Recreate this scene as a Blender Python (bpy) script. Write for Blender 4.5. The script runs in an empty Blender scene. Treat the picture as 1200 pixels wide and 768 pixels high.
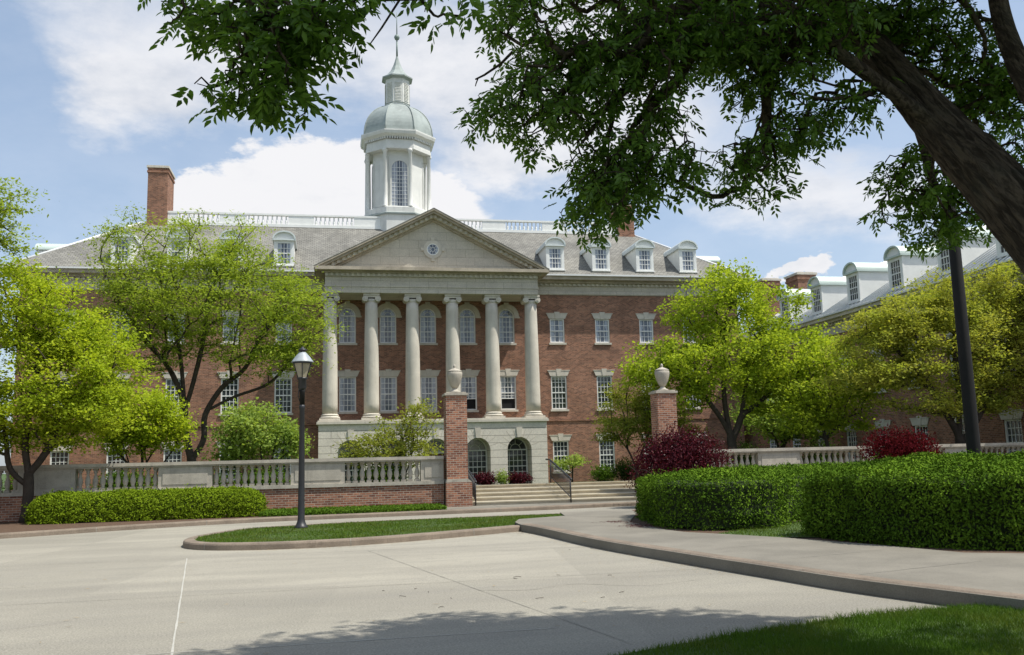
import bpy, math, random
import numpy as np
from mathutils import Vector, Matrix

S = bpy.context.scene
R = math.radians
random.seed(7)
RNG = np.random.default_rng(7)

# ------------------------------------------------------------------ camera
YAW, PITCH, ROLL, EYE = R(11.2), math.atan(156/1080), 0.0245, 1.65
fw = Vector((math.sin(YAW)*math.cos(PITCH), math.cos(YAW)*math.cos(PITCH), math.sin(PITCH)))
r0 = Vector((math.cos(YAW), -math.sin(YAW), 0)); u0 = r0.cross(fw)
rt = math.cos(ROLL)*r0 - math.sin(ROLL)*u0; up = math.cos(ROLL)*u0 + math.sin(ROLL)*r0
cd = bpy.data.cameras.new('camera'); cam = bpy.data.objects.new('camera', cd)
S.collection.objects.link(cam); S.camera = cam
cam.matrix_world = Matrix(((rt.x, up.x, -fw.x, 0), (rt.y, up.y, -fw.y, 0), (rt.z, up.z, -fw.z, EYE), (0, 0, 0, 1)))
cd.sensor_width = 36; cd.lens = 36*1080/1200; cd.clip_start = 0.05; cd.clip_end = 3000

# ------------------------------------------------------------------ light and exposure
SUN_AZ, SUN_EL, SUN_STR, SKY_STR = R(62), R(62), 4.6, 0.13    # azimuth from -Y towards +X
S.view_settings.view_transform = 'Standard'; S.view_settings.look = 'None'
S.view_settings.gamma = 1.0; S.view_settings.exposure = 0.28
sv = Vector((math.sin(SUN_AZ)*math.cos(SUN_EL), -math.cos(SUN_AZ)*math.cos(SUN_EL), math.sin(SUN_EL)))
sd = bpy.data.lights.new('sun', 'SUN'); sd.energy = SUN_STR; sd.angle = R(0.53); sd.color = (1.0, 0.965, 0.90)
sun = bpy.data.objects.new('sun', sd); S.collection.objects.link(sun)
sun.rotation_euler = sv.to_track_quat('Z', 'Y').to_euler(); sun.location = sv*60

class NT:
    """small helper for node trees"""
    def __init__(s, t): s.t = t; s.l = t.links; t.nodes.clear()
    def n(s, ty, **kw):
        o = s.t.nodes.new('ShaderNode'+ty)
        for k, v in kw.items(): setattr(o, k, v)
        return o
    def set(s, sock, v):
        if isinstance(v, bpy.types.NodeSocket): s.l.new(v, sock)
        else: sock.default_value = v
    def m(s, op, a, b=0.0, c=None, clamp=False):
        o = s.n('Math', operation=op, use_clamp=clamp); s.set(o.inputs[0], a); s.set(o.inputs[1], b)
        if c is not None: s.set(o.inputs[2], c)
        return o.outputs[0]
    def mix(s, f, a, b, mode='MIX'):
        o = s.n('Mix', data_type='RGBA', blend_type=mode)
        s.set(o.inputs[0], f); s.set(o.inputs[6], a if not isinstance(a, tuple) else a+(1,)); s.set(o.inputs[7], b if not isinstance(b, tuple) else b+(1,))
        return o.outputs[2]
    def step(s, v, lo, hi):
        o = s.n('MapRange', interpolation_type='SMOOTHSTEP'); s.set(o.inputs[0], v)
        o.inputs[1].default_value = lo; o.inputs[2].default_value = hi
        return o.outputs[0]
    def noise(s, vec, scale, detail=4, rough=0.55, dist=0.0):
        o = s.n('TexNoise'); s.set(o.inputs['Vector'], vec)
        o.inputs['Scale'].default_value = scale; o.inputs['Detail'].default_value = detail
        o.inputs['Roughness'].default_value = rough; o.inputs['Distortion'].default_value = dist
        return o.outputs[0]

w = bpy.data.worlds.new('World'); S.world = w; w.use_nodes = True
N = NT(w.node_tree)
sky = N.n('TexSky', sky_type='NISHITA', sun_disc=False, sun_elevation=SUN_EL, sun_rotation=R(180)-SUN_AZ)
sky.altitude = 250; sky.air_density = 1.0; sky.dust_density = 2.2; sky.ozone_density = 1.2
tc = N.n('TexCoord').outputs['Generated']
sx = N.n('SeparateXYZ'); N.l.new(tc, sx.inputs[0])
az = N.m('MULTIPLY', N.m('ARCTAN2', sx.outputs[0], sx.outputs[1]), 57.2958)
el = N.m('MULTIPLY', N.m('ARCSINE', sx.outputs[2]), 57.2958)
stretch = N.n('Mapping'); N.l.new(tc, stretch.inputs[0]); stretch.inputs['Scale'].default_value = (1, 1, 2.0)
sv_ = stretch.outputs[0]
n1 = N.noise(sv_, 9, 9, 0.6); n2 = N.noise(sv_, 3.2, 8, 0.62, 0.6); n3 = N.noise(sv_, 24, 5, 0.6)
azw = N.m('ADD', az, N.m('MULTIPLY', N.m('SUBTRACT', n1, 0.5), 9.0))
elw = N.m('ADD', el, N.m('MULTIPLY', N.m('SUBTRACT', n3, 0.5), 3.4))
def blobsum(L):
    tot = None
    for a, e, ra, re, k in L:
        d = N.m('ADD', N.m('POWER', N.m('MULTIPLY', N.m('SUBTRACT', azw, a), 1/ra), 2), N.m('POWER', N.m('MULTIPLY', N.m('SUBTRACT', elw, e), 1/re), 2))
        g = N.m('MULTIPLY', N.m('EXPONENT', N.m('MULTIPLY', d, -1.0)), k)
        tot = g if tot is None else N.m('ADD', tot, g)
    return tot
puffs = blobsum([(-3.1, 16.8, 4.2, 2.9, 1.2), (-7.8, 15.2, 3.0, 1.7, 1.1), (2.2, 17.0, 3.2, 2.6, 1.1), (7.2, 16.0, 3.4, 2.2, 1.1), (0, 14.0, 9, 1.6, .8), (28.8, 11.0, 1.5, 0.9, 1.1), (27.4, 10.7, 1.8, .7, .9), (40, 9, 5, 1.4, 1)])
wisps = blobsum([(-13.0, 21.5, 3.4, 3.2, .9), (-6.5, 23.0, 4.6, 3.2, .75), (9.4, 23.5, 7.5, 4.8, .95), (17.2, 24.7, 8.0, 4.8, .8), (11.4, 18.4, 4.8, 2.1, .6), (26.3, 16.2, 7.4, 2.2, .52), (33.2, 14.2, 8.0, 2.7, .55), (20, 20, 7, 2.5, .55), (-1.6, 26.6, 5.2, 3.8, .8), (-14, 26.5, 6, 2.2, .5), (-24, 22, 3, 2, .3)])
pm = N.step(N.m('ADD', puffs, N.m('MULTIPLY', N.m('SUBTRACT', n1, 0.5), 0.8)), 0.42, 0.78)
wm = N.step(N.m('ADD', wisps, N.m('MULTIPLY', N.m('SUBTRACT', n2, 0.5), 0.9)), 0.0, 0.95)
gen = N.m('MULTIPLY', N.step(n2, 0.47, 0.68), N.step(N.m('ABSOLUTE', N.m('SUBTRACT', az, 8)), 42, 60))   # broken cloud all round the rest of the sky
veil = N.m('MULTIPLY', N.m('ADD', 0.08, N.m('MULTIPLY', n2, 0.30)), N.step(el, 50, 5))
mask = N.m('MAXIMUM', N.m('MAXIMUM', pm, N.m('MULTIPLY', wm, 0.93)), N.m('MAXIMUM', gen, veil), clamp=True)
shade = N.m('ADD', N.m('ADD', N.m('MULTIPLY', n2, 0.35), N.m('MULTIPLY', n1, 0.40)), N.m('MULTIPLY', n3, 0.25))
ccol = N.mix(N.step(N.m('ADD', shade, N.m('MULTIPLY', pm, 0.10)), 0.36, 0.60), (0.56, 0.59, 0.65), (0.77, 0.77, 0.79))
b1 = N.n('Background'); N.l.new(N.mix(0.18, sky.outputs[0], (4.4, 6.1, 7.9)), b1.inputs[0]); b1.inputs[1].default_value = SKY_STR
b2 = N.n('Background'); N.l.new(ccol, b2.inputs[0]); b2.inputs[1].default_value = 0.98
mx = N.n('MixShader'); N.l.new(mask, mx.inputs[0]); N.l.new(b1.outputs[0], mx.inputs[1]); N.l.new(b2.outputs[0], mx.inputs[2])
out = N.n('OutputWorld'); N.l.new(mx.outputs[0], out.inputs[0])

# ------------------------------------------------------------------ materials
MATS = {}
def mat(name, col, rough=0.8, metal=0.0, spec=0.3, var=0.12, vscale=1.5, grain=0.0, gscale=40, bump=0.0, stain=None, streak=0.0):
    m = bpy.data.materials.new(name); m.use_nodes = True; n = NT(m.node_tree)
    p = n.n('BsdfPrincipled'); o = n.n('OutputMaterial'); n.l.new(p.outputs[0], o.inputs[0])
    p.inputs['Roughness'].default_value = rough; p.inputs['Metallic'].default_value = metal
    p.inputs['Specular IOR Level'].default_value = spec
    g = n.n('NewGeometry').outputs['Position']
    f = n.noise(g, vscale, 5, 0.6)
    c = n.mix(n.step(f, 0.3, 0.7), tuple(x*(1-var) for x in col), tuple(min(1, x*(1+var)) for x in col))
    if stain:
        c = n.mix(n.m('MULTIPLY', n.step(n.noise(g, vscale*2.7, 8, 0.7), 0.52, 0.75), stain[1]), c, stain[0])
    if streak:
        mp = n.n('Mapping'); n.l.new(g, mp.inputs[0]); mp.inputs['Scale'].default_value = (2.6, 2.6, .22)
        c = n.mix(n.m('MULTIPLY', n.step(n.noise(mp.outputs[0], 1.6, 6, .7), .5, .74), streak), c, tuple(x*.48 for x in col))
    f2 = n.noise(g, gscale, 3, 0.7)
    if grain: c = n.mix(grain, c, n.mix(n.step(f2, 0.35, 0.65), tuple(x*.6 for x in col), tuple(min(1, x*1.35) for x in col)))
    n.l.new(c, p.inputs['Base Color'])
    if bump:
        b = n.n('Bump'); b.inputs['Strength'].default_value = bump; b.inputs['Distance'].default_value = 0.02
        n.l.new(f2, b.inputs['Height']); n.l.new(b.outputs[0], p.inputs['Normal'])
    MATS[name] = m; return m

def brickmat(name, c1, c2, mortar, bw=0.215, rh=0.076, ms=0.010, big=0.18, rough=0.88, offset=0.5, mixs=0.0, bump=0.35, noise_s=1.1):
    m = bpy.data.materials.new(name); m.use_nodes = True; n = NT(m.node_tree)
    p = n.n('BsdfPrincipled'); o = n.n('OutputMaterial'); n.l.new(p.outputs[0], o.inputs[0])
    p.inputs['Roughness'].default_value = rough; p.inputs['Specular IOR Level'].default_value = 0.2
    uv = n.n('UVMap').outputs[0]
    b = n.n('TexBrick', offset=offset, offset_frequency=2, squash=1.0); n.l.new(uv, b.inputs['Vector'])
    b.inputs['Color1'].default_value = c1+(1,); b.inputs['Color2'].default_value = c2+(1,); b.inputs['Mortar'].default_value = mortar+(1,)
    b.inputs['Scale'].default_value = 1.0; b.inputs['Mortar Size'].default_value = ms; b.inputs['Mortar Smooth'].default_value = 0.2
    b.inputs['Bias'].default_value = -0.1; b.inputs['Brick Width'].default_value = bw; b.inputs['Row Height'].default_value = rh
    g = n.n('NewGeometry').outputs['Position']
    f = n.noise(g, noise_s, 7, 0.65)
    c = n.mix(n.m('MULTIPLY', n.step(f, 0.3, 0.7), 1.0), b.outputs[0], n.mix(1.0, b.outputs[0], (1-big, 1-big, 1-big), 'MULTIPLY'))
    c = n.mix(0.25, c, n.mix(1.0, c, n.mix(n.step(n.noise(g, 14, 3, .6), .3, .7), (.55, .55, .55), (1.4, 1.35, 1.3)), 'MULTIPLY'))
    n.l.new(c, p.inputs['Base Color'])
    if bump:
        bp = n.n('Bump', invert=True); bp.inputs['Strength'].default_value = bump; bp.inputs['Distance'].default_value = 0.012
        n.l.new(b.outputs['Fac'], bp.inputs['Height']); n.l.new(bp.outputs[0], p.inputs['Normal'])
    MATS[name] = m; return m

def leafmat(name, c1, c2, trans=0.38, gloss=0.0, c3=None):
    m = bpy.data.materials.new(name); m.use_nodes = True; n = NT(m.node_tree)
    o = n.n('OutputMaterial'); geo = n.n('NewGeometry'); rnd = geo.outputs['Random Per Island']
    c = n.mix(rnd, c1, c2)
    if c3: c = n.mix(n.step(n.noise(geo.outputs['Position'], 0.9, 3), 0.42, 0.62), c, n.mix(rnd, c2, c3))
    d = n.n('BsdfDiffuse'); n.l.new(c, d.inputs[0])
    t = n.n('BsdfTranslucent'); n.l.new(n.mix(1.0, c, (1.15, 1.12, 0.55), 'MULTIPLY'), t.inputs[0])
    mx = n.n('MixShader'); mx.inputs[0].default_value = trans; n.l.new(d.outputs[0], mx.inputs[1]); n.l.new(t.outputs[0], mx.inputs[2])
    if gloss:
        g = n.n('BsdfGlossy'); g.inputs['Roughness'].default_value = 0.38; g.inputs[0].default_value = (.8, .8, .8, 1)
        m2 = n.n('MixShader'); m2.inputs[0].default_value = gloss; n.l.new(mx.outputs[0], m2.inputs[1]); n.l.new(g.outputs[0], m2.inputs[2]); mx = m2
    n.l.new(mx.outputs[0], o.inputs[0]); MATS[name] = m; return m

brick_hall = brickmat('brick_hall', (.395, .185, .112), (.160, .070, .047), (.36, .27, .20), bw=.225, rh=.082, ms=.010, big=.34, bump=0, noise_s=.7)
brick_wall = brickmat('brick_garden_wall', (.42, .190, .112), (.155, .060, .042), (.42, .35, .28), big=.25)
rustic = brickmat('rusticated_limestone', (.68, .63, .54), (.65, .60, .51), (.17, .15, .12), bw=60, rh=0.47, ms=0.013, big=.10, bump=.8)  # shadow lines of the course grooves painted in as the dark joint colour
ashlar = brickmat('ashlar_limestone', (.57, .525, .44), (.53, .485, .40), (.36, .325, .26), bw=1.25, rh=.56, ms=.012, big=.16, bump=.3)
shingle = brickmat('roof_shingle', (.29, .282, .25), (.21, .205, .185), (.12, .115, .10), bw=.30, rh=.20, ms=.016, big=.36, bump=.6, noise_s=.45)
stone = mat('limestone', (.56, .515, .43), .85, var=.12, vscale=.8, grain=.12, gscale=25, stain=((.30, .27, .22), .4), bump=.1, streak=.4)
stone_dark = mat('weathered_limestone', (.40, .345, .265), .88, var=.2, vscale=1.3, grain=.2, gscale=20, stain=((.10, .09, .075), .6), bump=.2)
stone_rail = mat('balustrade_stone', (.42, .38, .31), .88, var=.16, vscale=2.2, grain=.22, gscale=45, stain=((.14, .13, .11), .55), bump=.2, streak=.55)
step_stone = mat('step_stone', (.44, .39, .29), .85, var=.12, vscale=2, grain=.15, gscale=40, stain=((.22, .18, .12), .4))
white = mat('white_paint', (.76, .76, .72), .5, var=.04, vscale=2, stain=((.55, .54, .50), .25))
cupola_paint = mat('cupola_paint', (.66, .655, .61), .55, var=.06, vscale=1.2, stain=((.50, .52, .48), .35), streak=.3)
copper = mat('verdigris_copper', (.30, .335, .315), .55, var=.14, vscale=1.1, stain=((.43, .465, .44), .7))
pale_metal = mat('pale_roof_metal', (.50, .58, .52), .42, metal=.0, spec=.5, var=.06, vscale=1)
dark_metal = mat('black_iron', (.022, .022, .024), .45, spec=.5, var=.1, vscale=5)
pole_metal = mat('bronze_pole', (.013, .012, .011), .65, spec=.2, var=.15, vscale=3)  # bronze darkened so its colour carries shade from the leaves
gutter = mat('white_gutter', (.70, .70, .68), .5, var=.05)
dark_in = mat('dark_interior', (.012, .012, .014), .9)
door_red = mat('door_paint', (.13, .025, .02), .5)
concrete = mat('walk_concrete', (.190, .174, .140), .9, var=.2, vscale=.7, grain=.25, gscale=60, stain=((.13, .12, .10), .55), bump=.2)
kerb_m = mat('kerb_concrete', (.200, .160, .120), .92, var=.25, vscale=1.6, grain=.35, gscale=50, stain=((.09, .072, .055), .8), bump=.35, streak=.5)  # brown dirt, plus the face's shade darkened into base and stain colour
kerb_face = concrete
joint_white = mat('joint_sealant', (.40, .385, .335), .8, var=.1, vscale=6)
joint_dark = mat('dark_joint', (.225, .21, .175), .9, var=.2, vscale=6)  # plain dark tone for the concrete joints and cracks
mulch = mat('bark_mulch', (.10, .062, .040), .95, var=.4, vscale=12, grain=.5, gscale=60, bump=.6)
bark = mat('tree_bark', (.055, .043, .033), .95, var=.3, vscale=5, grain=.3, gscale=30, bump=.5)
bark_gray = mat('grey_bark', (.085, .07, .055), .95, var=.3, vscale=5, grain=.3, gscale=30, bump=.5)
soil_green = mat('turf_ground', (.055, .088, .022), .95, var=.3, vscale=1.5, grain=.4, gscale=30)

def glassmat(name, base, curtain=None):
    m = bpy.data.materials.new(name); m.use_nodes = True; n = NT(m.node_tree)
    p = n.n('BsdfPrincipled'); o = n.n('OutputMaterial'); n.l.new(p.outputs[0], o.inputs[0])
    p.inputs['Roughness'].default_value = 0.06; p.inputs['Specular IOR Level'].default_value = 0.75
    oi = n.n('ObjectInfo').outputs['Random']; tcn = n.n('TexCoord').outputs['Object']
    c = base
    if curtain:
        s = n.n('SeparateXYZ'); n.l.new(tcn, s.inputs[0])
        ax = n.m('ABSOLUTE', s.outputs[0])
        folds = n.m('ADD', 0.72, n.m('MULTIPLY', n.m('SINE', n.m('MULTIPLY', s.outputs[0], 60)), 0.18))
        edge = n.m('ADD', 0.16, n.m('MULTIPLY', n.m('SUBTRACT', n.noise(tcn, 1.3, 2), .5), 0.5))
        dr = n.m('GREATER_THAN', ax, n.m('ADD', edge, n.m('MULTIPLY', oi, 0.14)))
        c = n.mix(n.m('MULTIPLY', dr, folds), base, curtain)
    else:
        c = n.mix(n.step(n.noise(n.n('NewGeometry').outputs['Position'], 1.7, 3), .4, .7), base, tuple(x*2.2 for x in base))
        s = n.n('SeparateXYZ'); n.l.new(tcn, s.inputs[0]); c = n.mix(n.m('MULTIPLY', n.m('GREATER_THAN', s.outputs[2], n.m('ADD', .9, n.m('MULTIPLY', oi, 3.4))), .8), c, (.34, .33, .30))
    n.set(p.inputs['Base Color'], c if not isinstance(c, tuple) else c+(1,))
    b = n.n('Bump'); b.inputs['Strength'].default_value = .05; b.inputs['Distance'].default_value = .02
    n.l.new(n.noise(n.n('NewGeometry').outputs['Position'], 3.0, 2), b.inputs['Height']); n.l.new(b.outputs[0], p.inputs['Normal'])
    MATS[name] = m; return m
glass = glassmat('window_glass', (.025, .030, .034))
glass_curtain = glassmat('curtained_glass', (.075, .09, .12), (.40, .43, .48))
lantern_glass = mat('lantern_glass', (.36, .31, .22), .25, spec=.6, var=.15, vscale=8)

# concrete drive: panels of slightly different tone, stains, fine aggregate, hair cracks
def drive_mat():
    m = bpy.data.materials.new('concrete_drive'); m.use_nodes = True; n = NT(m.node_tree)
    p = n.n('BsdfPrincipled'); o = n.n('OutputMaterial'); n.l.new(p.outputs[0], o.inputs[0])
    p.inputs['Roughness'].default_value = 0.9; p.inputs['Specular IOR Level'].default_value = 0.15
    g = n.n('NewGeometry').outputs['Position']
    mp = n.n('Mapping'); n.l.new(g, mp.inputs[0]); mp.inputs['Rotation'].default_value = (0, 0, R(-7.5)); mp.vector_type = 'TEXTURE'
    mp.inputs['Location'].default_value = (-2.63, 18.33, 0)
    b = n.n('TexBrick', offset=0.0, squash=1.0); n.l.new(mp.outputs[0], b.inputs['Vector'])
    b.inputs['Color1'].default_value = (.340, .315, .256, 1); b.inputs['Color2'].default_value = (.245, .227, .183, 1)
    b.inputs['Scale'].default_value = 1; b.inputs['Mortar Size'].default_value = 0; b.inputs['Brick Width'].default_value = 3.4; b.inputs['Row Height'].default_value = 4.6
    c = b.outputs[0]
    str_ = n.n('Mapping'); n.l.new(g, str_.inputs[0]); str_.inputs['Scale'].default_value = (0.35, 1.1, 1); str_.inputs['Rotation'].default_value = (0, 0, R(12))
    f = n.noise(str_.outputs[0], .55, 8, .62, .4)
    c = n.mix(1.0, c, n.mix(n.step(f, .28, .72), (.72, .71, .69), (1.16, 1.15, 1.11)), 'MULTIPLY')
    f2 = n.noise(g, 2.6, 7, .7)
    c = n.mix(n.m('MULTIPLY', n.step(f2, .50, .76), .6), c, (.19, .175, .145))
    f4 = n.noise(str_.outputs[0], 2.1, 8, .75)
    c = n.mix(n.m('MULTIPLY', n.step(f4, .55, .8), .5), c, (.36, .345, .305))
    f5 = n.noise(g, 22, 5, .8)
    c = n.mix(1.0, c, n.mix(n.step(f5, .32, .68), (.80, .80, .79), (1.17, 1.17, 1.15)), 'MULTIPLY')
    tr = n.n('Mapping', vector_type='TEXTURE'); n.l.new(g, tr.inputs[0]); tr.inputs['Rotation'].default_value = (0, 0, R(8)); tr.inputs['Scale'].default_value = (7, .55, 1)
    c = n.mix(n.m('MULTIPLY', n.step(n.noise(tr.outputs[0], 1.0, 5, .6), .47, .72), .5), c, (.19, .175, .145))
    sp = n.noise(g, 1.1, 4, .6); c = n.mix(n.m('MULTIPLY', n.step(sp, .66, .74), .35), c, (.13, .12, .105))
    f3 = n.noise(g, 48, 4, .8)
    c = n.mix(.48, c, n.mix(n.step(f3, .35, .65), (.14, .13, .11), (.42, .40, .345)))
    n.l.new(c, p.inputs['Base Color'])
    bp = n.n('Bump'); bp.inputs['Strength'].default_value = .25; bp.inputs['Distance'].default_value = .01
    n.l.new(f3, bp.inputs['Height']); n.l.new(bp.outputs[0], p.inputs['Normal'])
    return m
drive_m = drive_mat()

leaf_lime = leafmat('lime_leaves', (.480, .550, .045), (.350, .440, .035), .48, c3=(.29, .39, .03))
leaf_locust = leafmat('locust_leaves', (.400, .480, .070), (.270, .360, .050), .48, c3=(.21, .29, .04))
leaf_small = leafmat('pale_green_leaves', (.400, .490, .110), (.270, .370, .080), .45, c3=(.21, .30, .06))
leaf_maple = leafmat('maple_leaves', (.470, .550, .055), (.320, .420, .040), .48, c3=(.27, .36, .035))
leaf_olive = leafmat('olive_leaves', (.450, .455, .085), (.310, .335, .060), .45, c3=(.34, .41, .06))
leaf_bronze = leafmat('bronze_leaves', (.31, .37, .055), (.27, .26, .055), .45, c3=(.25, .33, .05))
leaf_ash = leafmat('ash_leaves', (.175, .300, .052), (.066, .132, .022), .55, gloss=.02)
leaf_hedge = leafmat('hedge_leaves', (.165, .270, .024), (.045, .092, .010), .08, c3=(.075, .135, .014))
leaf_yew = leafmat('yew_leaves', (.200, .275, .016), (.095, .150, .010), .14)
leaf_dark = leafmat('dark_shrub_leaves', (.050, .085, .016), (.030, .056, .012), .25)
leaf_purple = leafmat('purple_leaves', (.100, .014, .022), (.042, .008, .014), .25, gloss=.012)
leaf_red = leafmat('barberry_leaves', (.115, .012, .016), (.060, .009, .012), .25)
leaf_cover = leafmat('cover_leaves', (.110, .190, .020), (.070, .130, .018), .3)
leaf_grass = leafmat('grass_blades', (.120, .190, .026), (.070, .125, .018), .3, c3=(.16, .19, .04))
leaf_grass2 = leafmat('grass_blades_shade', (.095, .175, .022), (.050, .105, .015), .3, c3=(.13, .17, .03))  # darker copy of the grass, the lawn's shade partly put into its colour
straw = mat('dry_litter', (.30, .22, .11), .9, var=.3, vscale=9)
twig_m = mat('twig', (.06, .045, .03), .9, var=.3, vscale=9)

# ------------------------------------------------------------------ building helpers
COL = S.collection.objects
WL = {}                     # object -> its place in its root's axes (roots may be turned)
def tag(o, label=None, cat=None, group=None, kind=None):
    if label: o['label'] = label
    if cat: o['category'] = cat
    if group: o['group'] = group
    if kind: o['kind'] = kind
    return o
def thing(name, loc, label, cat, group=None, rz=0, kind=None):
    o = bpy.data.objects.new(name, None); COL.link(o); o.location = loc; o.rotation_euler = (0, 0, rz)
    o.empty_display_size = .3
    WL[o.name] = Vector((0, 0, 0)) if rz else Vector(loc)
    return tag(o, label, cat, group, kind)
def place(o, parent, world):
    COL.link(o); world = Vector(world)
    if parent is not None: o.parent = parent; o.location = world - WL[parent.name]
    else: o.location = world
    WL[o.name] = world
    return o
def inst(src, parent, delta):
    """copy of a part and its children, moved by delta (links only, shares mesh data)"""
    c = src.copy(); place(c, parent, WL[src.name]+Vector(delta))
    for ch in list(src.children): inst_child(ch, c)
    return c
def inst_child(ch, newp):
    c = ch.copy(); COL.link(c); c.parent = newp; WL[c.name] = WL[newp.name]+c.location
    for g in list(ch.children): inst_child(g, c)
def dup(root, loc, rz=None, label=None):
    """copy of a whole thing"""
    c = root.copy(); COL.link(c); c.location = loc
    if rz is not None: c.rotation_euler = (0, 0, rz)
    if label: c['label'] = label
    WL[c.name] = Vector(loc)
    for ch in list(root.children):
        k = ch.copy(); COL.link(k); k.parent = c
        for g in list(ch.children):
            q = g.copy(); COL.link(q); q.parent = k
    return c

class MB:
    def __init__(s): s.v = []; s.f = []; s.sm = []
    def add(s, vs, fs, smooth=False):
        k = len(s.v); s.v += [tuple(v) for v in vs]; s.f += [tuple(i+k for i in f) for f in fs]; s.sm += [smooth]*len(fs); return s
    def box(s, x0, x1, y0, y1, z0, z1):
        return s.add([(x0, y0, z0), (x1, y0, z0), (x1, y1, z0), (x0, y1, z0), (x0, y0, z1), (x1, y0, z1), (x1, y1, z1), (x0, y1, z1)],
                     [(0, 3, 2, 1), (4, 5, 6, 7), (0, 1, 5, 4), (1, 2, 6, 5), (2, 3, 7, 6), (3, 0, 4, 7)])
    def prism(s, poly, y0, y1, ax='y'):
        """poly of (a,z) counter-clockwise seen from -y; extruded from y0 to y1 (ax 'x': poly is (y,z))"""
        n = len(poly)
        P = (lambda a, b, t: (a, t, b)) if ax == 'y' else ((lambda a, b, t: (t, a, b)) if ax == 'x' else (lambda a, b, t: (a, b, t)))
        vs = [P(a, b, y0) for a, b in poly]+[P(a, b, y1) for a, b in poly]
        fs = [tuple(range(n)), tuple(range(2*n-1, n-1, -1))]+[(i, i+n, (i+1) % n+n, (i+1) % n) for i in range(n)]
        return s.add(vs, fs)
    def lathe(s, prof, n, cx=0, cy=0, cz=0, smooth=True, rot=0.0, cap=True):
        vs = []; fs = []
        for r, z in prof:
            for i in range(n):
                a = rot+2*math.pi*i/n; vs.append((cx+r*math.cos(a), cy+r*math.sin(a), cz+z))
        m = len(prof)
        for j in range(m-1):
            for i in range(n): fs.append((j*n+i, j*n+(i+1) % n, (j+1)*n+(i+1) % n, (j+1)*n+i))
        s.add(vs, fs, smooth)
        if cap:
            k = len(s.v)-len(vs)
            s.f += [tuple(k+i for i in range(n-1, -1, -1)), tuple(k+(m-1)*n+i for i in range(n))]; s.sm += [False, False]
        return s
    def tube(s, pts, rad, n=6, smooth=True):
        pts = [Vector(p) for p in pts]; vs = []; fs = []
        t = (pts[1]-pts[0]).normalized(); ref = Vector((0, 0, 1)) if abs(t.z) < .9 else Vector((1, 0, 0)); u = t.cross(ref).normalized()
        for i, p in enumerate(pts):
            if i: t = (pts[min(i+1, len(pts)-1)]-pts[i-1]).normalized()
            u = (u-t*u.dot(t)).normalized(); v = t.cross(u); r = rad[i] if hasattr(rad, '__len__') else rad
            for k in range(n):
                a = 2*math.pi*k/n; vs.append(p+u*(r*math.cos(a))+v*(r*math.sin(a)))
        for i in range(len(pts)-1):
            for k in range(n): fs.append((i*n+k, i*n+(k+1) % n, (i+1)*n+(k+1) % n, (i+1)*n+k))
        fs.append(tuple(range(n-1, -1, -1))); L = (len(pts)-1)*n; fs.append(tuple(L+k for k in range(n)))
        return s.add(vs, fs, smooth)
    def wall(s, x0, x1, z0, z1, y, holes=(), depth=.2):
        """wall face towards -y with rectangular openings and their reveals"""
        xs = sorted({x0, x1, *[h[0] for h in holes], *[h[1] for h in holes]}); zs = sorted({z0, z1, *[h[2] for h in holes], *[h[3] for h in holes]})
        for i in range(len(xs)-1):
            for j in range(len(zs)-1):
                cx, cz = (xs[i]+xs[i+1])/2, (zs[j]+zs[j+1])/2
                if any(h[0] < cx < h[1] and h[2] < cz < h[3] for h in holes): continue
                s.add([(xs[i], y, zs[j]), (xs[i+1], y, zs[j]), (xs[i+1], y, zs[j+1]), (xs[i], y, zs[j+1])], [(0, 1, 2, 3)])
        for a, b, c, d in holes:
            e = y+depth
            s.add([(a, y, c), (b, y, c), (b, y, d), (a, y, d), (a, e, c), (b, e, c), (b, e, d), (a, e, d)], [(0, 4, 5, 1), (1, 5, 6, 2), (2, 6, 7, 3), (3, 7, 4, 0)])
        return s
    def build(s, name, m, parent=None, world=None, label=None):
        me = bpy.data.meshes.new(name)
        V = np.array(s.v, float)
        lo, hi = V.min(0), V.max(0)
        c = np.array([(lo[0]+hi[0])/2, (lo[1]+hi[1])/2, lo[2]]) if world is None else np.array(world, float)
        me.from_pydata([tuple(v) for v in (V-c)], [], s.f)
        me.polygons.foreach_set('use_smooth', s.sm)
        uv = me.uv_layers.new(name='UVMap').data
        for p in me.polygons:
            nx, ny, nz = abs(p.normal.x), abs(p.normal.y), abs(p.normal.z)
            for li in p.loop_indices:
                x, y, z = V[me.loops[li].vertex_index]
                if nz > .95: uv[li].uv = (x, y)
                elif nx > ny: uv[li].uv = (y, z if nz < .3 else z*1.6)
                else: uv[li].uv = (x, z if nz < .3 else z*1.6)
        me.materials.append(m); me.update()
        o = bpy.data.objects.new(name, me)
        if label: o['label'] = label
        return place(o, parent, c)

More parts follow.
